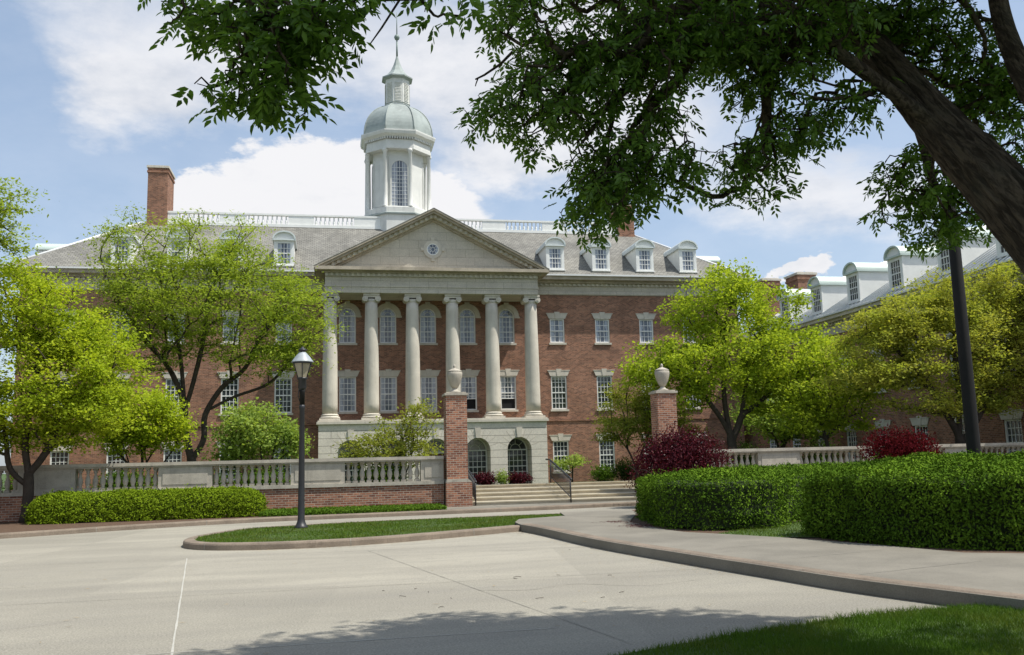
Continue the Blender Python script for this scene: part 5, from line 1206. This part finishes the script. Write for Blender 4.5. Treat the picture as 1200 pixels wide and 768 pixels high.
def sample(blobs, dens):
    out_ = []
    for b in blobs:
        n = max(4, int(dens*b[3]*b[5])); d = unit(RNG.normal(size=(n, 3))); r = RNG.random((n, 1))**(1/2.4); out_.append(np.array(b[:3])+d*r*np.array(b[3:]))
    return np.concatenate(out_)
low = np.concatenate([sample(fringe(FA, .30), 3600), sample(fringe(FB, .55), 2700), sample(fringe(FC, .55), 2500), sample(fringe(FD, .5), 3800), sample([(1.9, 6.3, 5.3, .9, .5, .35), (3.0, 6.4, 5.2, .9, .5, .40), (2.5, 6.2, 4.75, .8, .4, .25), (3.9, 6.6, 5.5, .7, .5, .3)], 1300)])
shade_canopy = sample([(4.2, 5.9, 6.9, 2.8, 1.6, .8), (5.0, 3.6, 8.2, 3.1, 3.0, 1.9), (9.6, 5.2, 7.5, 1.0, 1.2, .8), (3.0, 4.9, 6.4, 2.0, 1.3, .7), (8.6, 7.0, 7.5, 1.6, .9, .6), (7.2, 7.1, 7.6, 1.6, .8, .6), (5.5, 6.6, 7.2, 2.5, 1.8, 1.5), (2.4, 3.0, 6.8, 2.0, 1.8, 1.0), (6.4, 6.7, 7.6, 2.6, 1.3, .8), (4.6, 6.3, 7.3, 2.6, 1.3, .8), (6.5, 4.6, 7.6, 1.6, 1.5, .9), (3.4, 5.8, 6.8, 1.9, 1.1, .6)], 120)
shade_canopy = shade_canopy[np.arctan2(shade_canopy[:, 2]-.45-EYE, np.hypot(shade_canopy[:, 0], shade_canopy[:, 1])) > R(29)]      # only unseen crown above the view stays, its blobs placed to cast shade
ends = np.concatenate([low, shade_canopy])
# main boughs that reach the fringe
boughs = [smooth_path(q, 4) for q in ([(4.14, 6.5, 5.2), (3.5, 6.4, 5.35), (2.7, 6.0, 5.0), (2.0, 5.8, 4.55), (1.5, 5.85, 4.1)], [(4.05, 5.2, 3.7), (3.3, 5.6, 4.6), (2.6, 5.4, 5.1), (1.2, 4.9, 5.0), (.3, 4.3, 4.3), (-.3, 4.1, 3.75)], [(4.1, 5.9, 4.55), (4.4, 6.3, 4.7), (4.6, 6.3, 4.2), (4.65, 6.25, 3.7)], [(3.3, 6.3, 5.25), (3.2, 6.1, 4.7), (3.1, 5.95, 4.2), (2.95, 5.95, 3.8)])]
rp = [np.array(p) for p in limb]; pos0 = list(rp); par0 = [-1]+list(range(len(rp)-1))
for B_ in [limb2]+boughs:
    P_ = np.array(pos0); k = int(np.argmin(np.linalg.norm(P_-np.array(B_[0]), axis=1))); last = k
    for p in B_[1:]: pos0.append(np.array(p)); par0.append(last); last = len(pos0)-1
pos, par, tips = grow_from(pos0, par0, ends, .12, .18, .16, 12)
# boughs and twigs (the furrowed trunk keeps its own skin)
n = len(pos); cnt = np.zeros(n); ch = [[] for _ in range(n)]
for i, p in enumerate(par):
    if p >= 0: ch[p].append(i)
for t in tips: cnt[t] += 1
for i in range(n-1, 0, -1): cnt[par[i]] += cnt[i]
rad = .0026*np.maximum(cnt, 1)**.46; rad = np.minimum(rad, .048); mb = MB(); nl = len(limb)+len(limb2)-1
done = set(range(nl)); order = [i for i in range(nl, n) if par[i] < nl]
stack = [(i, par[i]) for i in order]
while stack:
    s0, prev = stack.pop(); chain = [prev, s0]; k = s0
    while ch[k]:
        c = sorted(ch[k], key=lambda i: -cnt[i])
        for o_ in c[1:]: stack.append((o_, k))
        k = c[0]; chain.append(k)
    rr = [rad[i] for i in chain]; rr[0] = rad[chain[1]]*1.1
    mb.tube([pos[i] for i in chain], rr, 7 if rr[0] > .03 else (5 if rr[0] > .01 else 3))
# two bare twigs that stick out against the sky
mb.tube([(1.21, 5.85, 4.42), (1.13, 5.88, 4.34), (1.02, 5.92, 4.27), (.96, 5.93, 4.24)], [.011, .010, .008, .006], 5); mb.tube([(.98, 5.93, 4.25), (.965, 5.93, 4.21), (.96, 5.93, 4.19)], [.005, .004, .003], 4)
mb.tube([(.30, 3.98, 3.75), (.22, 4.0, 3.62), (.17, 4.02, 3.55)], [.006, .005, .003], 4)
mb.build('branches', bk, ash)
# pinnate leaves: a drooping stalk with seven leaflets
tp = pos[tips]; isl = np.arange(len(tp)) ; nb = []
def ovate(c, u, nrm, L, W):
    """ovate pointed leaflet folded on its midrib, six corners"""
    u = unit(u); v = unit(np.cross(nrm, u)); n = np.cross(u, v); L = L[:, None]; W = W[:, None]
    P = [c-u*L*.5, c-u*L*.2-v*W*.46+n*W*.10, c+u*L*.14-v*W*.36+n*W*.08, c+u*L*.5-n*L*.06, c+u*L*.14+v*W*.36+n*W*.08, c-u*L*.2+v*W*.46+n*W*.10]
    V = np.stack(P, 1).reshape(-1, 3); i = np.arange(len(c))*6
    return V, np.concatenate([np.stack(q, 1) for q in ([i, i+1, i+2], [i, i+2, i+3], [i, i+3, i+4], [i, i+4, i+5])])
def ash_leaves(C, per, L, spread):
    n = len(C)*per; c = np.repeat(C, per, 0)+RNG.normal(size=(n, 3))*spread
    ax = RNG.normal(size=(n, 3)); ax[:, 2] = -.55-np.abs(RNG.normal(size=n))*.35; ax = unit(ax)
    side = unit(np.cross(ax, RNG.normal(size=(n, 3))*.4+np.array([0, 0, 1.]))); nr = np.cross(side, ax); Vs = []; Fs = []; k = 0
    size = L*(.75+.5*RNG.random(n))
    for (t, s_) in ((0.25, 1), (0.25, -1), (.55, 1), (.55, -1), (.85, 1), (.85, -1), (1.15, 0)):
        u = ax*(.75 if s_ else 1)+side*s_*.8+RNG.normal(size=(n, 3))*.15; u = unit(u)
        cc = c+ax*(t*size*1.6)[:, None]+u*(size*.55)[:, None]
        V, F = ovate(cc, u, nr+RNG.normal(size=(n, 3))*.35, size, size*.42)
        Vs.append(V); Fs.append(F+k); k += len(V)
    return np.concatenate(Vs), np.concatenate(Fs)
isc = np.array([e[2] > 4.75 or (e[0] > 4.9) for e in tp])
lowt = tp[[not (abs(p[1]) > 90) for p in tp]]
Vl, Fl = ash_leaves(low, 1, .054, .02)
Vc, Fc = ash_leaves(shade_canopy, 15, .12, .24)
fastmesh('crown', np.concatenate([Vl, Vc]), np.concatenate([Fl, Fc+len(Vl)]), leaf_ash, ash)
